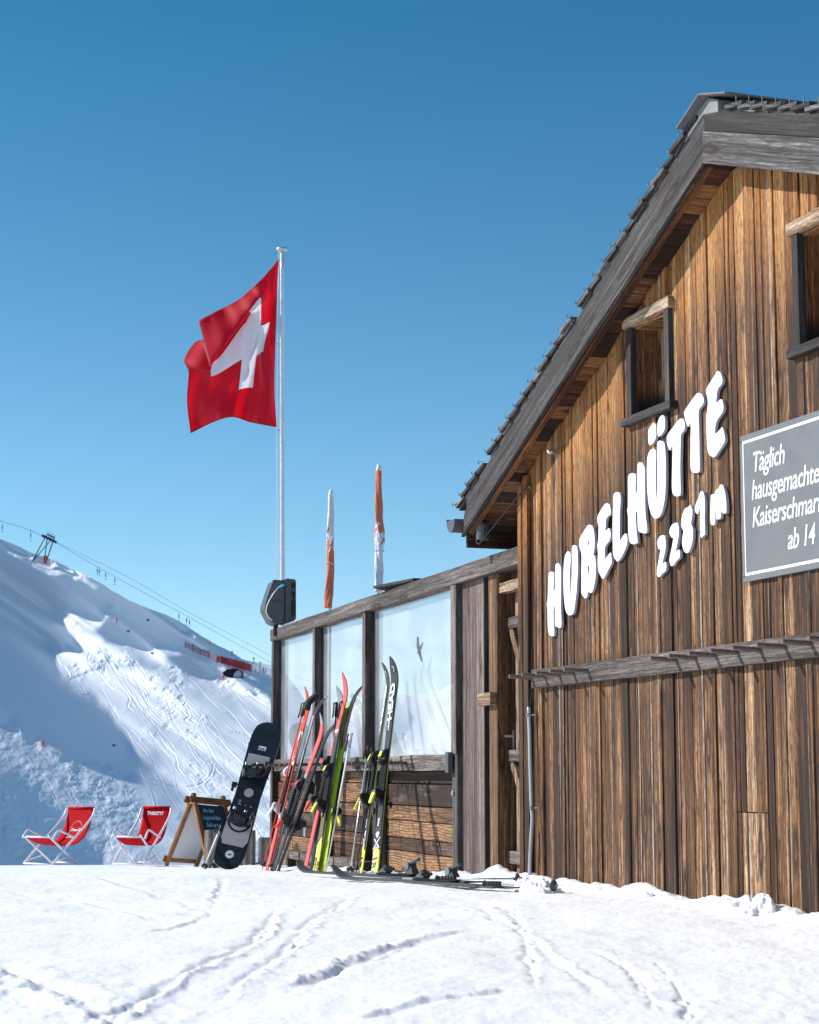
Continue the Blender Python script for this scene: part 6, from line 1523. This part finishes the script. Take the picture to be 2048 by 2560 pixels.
for (x, y, lb) in ((915, 665, 'dark rock poking through snow below the cable'), (793, 735, 'small dark rock below the sunlit patch'), (940, 868, 'dark rock on the bench of the slope'), (697, 1438, 'dark rock in the shaded hollow')):
    p = zq(x, y); Y = SY(*p); b = at(p[0], p[1], Y); bm = bmesh.new(); bmesh.ops.create_icosphere(bm, subdivisions=2, radius=0.5)
    for v in bm.verts: v.co = Vector((v.co.x*1.3, v.co.y, v.co.z*.6))*(1+.35*mnoise.noise(v.co*2+b))
    me = bpy.data.meshes.new('rock'); bm.to_mesh(me); bm.free(); me.materials.append(M['dark']); o = bpy.data.objects.new('rock', me); COL.objects.link(o); o.location = b; tag(o, lb, 'rock')
# safety nets
def netmat(name, col, alpha):
    t = NT(name); b = t.n('ShaderNodeBsdfDiffuse', {'Color': (*col, 1)}).outputs[0]; b2 = t.n('ShaderNodeBsdfTranslucent', {'Color': (*col, 1)}).outputs[0]
    m_ = t.n('ShaderNodeMixShader', {0: .4, 1: b, 2: b2}).outputs[0]
    tr_2 = t.n('ShaderNodeBsdfTransparent').outputs[0]; t.t.links.new(t.n('ShaderNodeMixShader', {0: alpha, 1: tr_2, 2: m_}).outputs[0], t.out.inputs[0]); return t.m
M['net1'] = netmat('pale red safety mesh', (.50, .25, .27), .40); M['net2'] = netmat('dense red safety mesh', (.42, .05, .07), .78); M['net3'] = netmat('white safety mesh', (.6, .5, .55), .35)
def net(top, bot, m_, lb, off=3):
    Yb = [SY(*z8(*b))-off for b in bot]; n_ = len(top); tp_ = [at(*z8(*t__), Y) for t__, Y in zip(top, Yb)]; bt_ = [at(*z8(*b), Y) for b, Y in zip(bot, Yb)]
    th_ = thing('safety_net', lb, 'safety net', bt_[0], 'safety netting along the piste edge')
    mb = MB(); mb.grid([[p, q_, q_+Vector((0, .06, 0)), p+Vector((0, .06, 0))] for p, q_ in zip(tp_, bt_)], True, cap=True); mb.build('mesh', [M[m_]], th_)
    for p, q_ in zip(tp_, bt_):
        mb = MB(); mb.tube([q_-Vector((0, .1, .4)), p+Vector((0, -.1, .5))], .08, 5); mb.build('post', [M['liftsteel']], th_)
net([(172, 178), (305, 235), (440, 290), (590, 350), (745, 440)], [(165, 262), (300, 345), (432, 405), (590, 462), (725, 535)], 'net1', 'pale see-through red netting on the upper left of the bank')
net([(745, 430), (820, 435), (910, 462), (1080, 500), (1215, 540), (1345, 582)], [(735, 535), (815, 560), (910, 580), (1080, 640), (1210, 680), (1343, 706)], 'net2', 'dense red netting above the tunnel mouth')
net([(1375, 560), (1445, 590), (1510, 620)], [(1360, 690), (1430, 705), (1505, 725)], 'net3', 'thin white netting at the right end of the red netting')
# tunnel under the piste
tc_ = z8(1035, 750); Yn = SY(*tc_)-2.5
tn_ = thing('piste_tunnel', 'dark round tunnel mouth in the snow bank below the red netting', 'tunnel', at(*tc_, Yn))
cx, cy = tc_; rx_, ry_ = 27, 12.5
outl = [(835, 740), (850, 715), (900, 690), (900, 668), (960, 668), (1030, 652), (1120, 665), (1180, 700), (1215, 745), (1215, 790), (1180, 825), (1060, 832), (960, 822), (890, 800)]
ring = [z8(*p) for p in smooth_pts(outl+[outl[0]], 3)[:-1]]
mb = MB(); mb.grid([[at(x, y, Yn) for x, y in ring], [at(cx+(x-cx)*.86, cy+(y-cy)*.86, Yn+1.0) for x, y in ring], [at(cx+(x-cx)*.78, cy+(y-cy)*.8, Yn+2.2) for x, y in ring]], True)
mb.build('lining', [M['dark']], tn_)
mb = MB(); mb.prism([(x, y) for x, y in ring], 0, .2, lambda a, d, b: at(cx+(a-cx)*.99, cy+(b-cy)*.99, Yn+2.3+d)); mb.build('dark_interior', [M['jacket']], tn_)
sn_ = [(1030, 830), (1045, 760), (1090, 705), (1140, 680), (1190, 715), (1212, 760), (1205, 800), (1170, 826)]
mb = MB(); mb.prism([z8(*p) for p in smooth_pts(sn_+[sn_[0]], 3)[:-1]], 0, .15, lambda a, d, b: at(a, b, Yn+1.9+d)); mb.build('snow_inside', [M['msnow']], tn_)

# ================================================================== snow piles along the hut
def pile(px, py, wpx, hpx, label, seed):
    c = onground(px, py); Y = c.y; rx_ = wpx*Y/FE/2/.9; h = hpx*Y/FE; g = gh(c.x, c.y)
    th_o = MB(); n1, n2 = 90, 48; rows_ = []
    for i in range(n2+1):
        ph = (math.pi/2)*i/n2; row = []
        for j in range(n1):
            a = j*2*math.pi/n1; d = Vector((math.cos(a)*math.cos(ph), math.sin(a)*math.cos(ph), math.sin(ph)))
            v = Vector((d.x*rx_, d.y*rx_*.55, d.z*h)); s_ = 1+.30*mnoise.noise(d*1.8+Vector((seed, 0, 0)))+.10*mnoise.noise(d*4.5+Vector((seed, 5, 0)))+.07*mnoise.noise(d*9+Vector((seed, 5, 3)))
            v *= s_; w_ = Matrix.Rotation(math.atan2(SH.y, SH.x), 3, 'Z') @ v; row.append(Vector((c.x, c.y, g-.03))+w_)
        rows_.append(row)
    th_o.grid(rows_, True); tag(th_o.build('snow_pile', [M['snow']], None, smooth=True), label, 'snow pile')
pile(1345, 2228, 150, 40, 'long low snow heap at the left foot of the hut wall', 1)
pile(1310, 2222, 80, 44, 'taller crumbly clump topping the heap at the hut corner', 8)
pile(1618, 2252, 52, 28, 'smallest snow lump at the foot of the wall', 2)
pile(1850, 2286, 200, 50, 'widest snow heap against the wall at right', 3)
pile(1905, 2290, 100, 46, 'rough snow clump topping the right heap', 4)
pile(1010, 2176, 90, 26, 'small snow patch below the lower fence planks', 5)
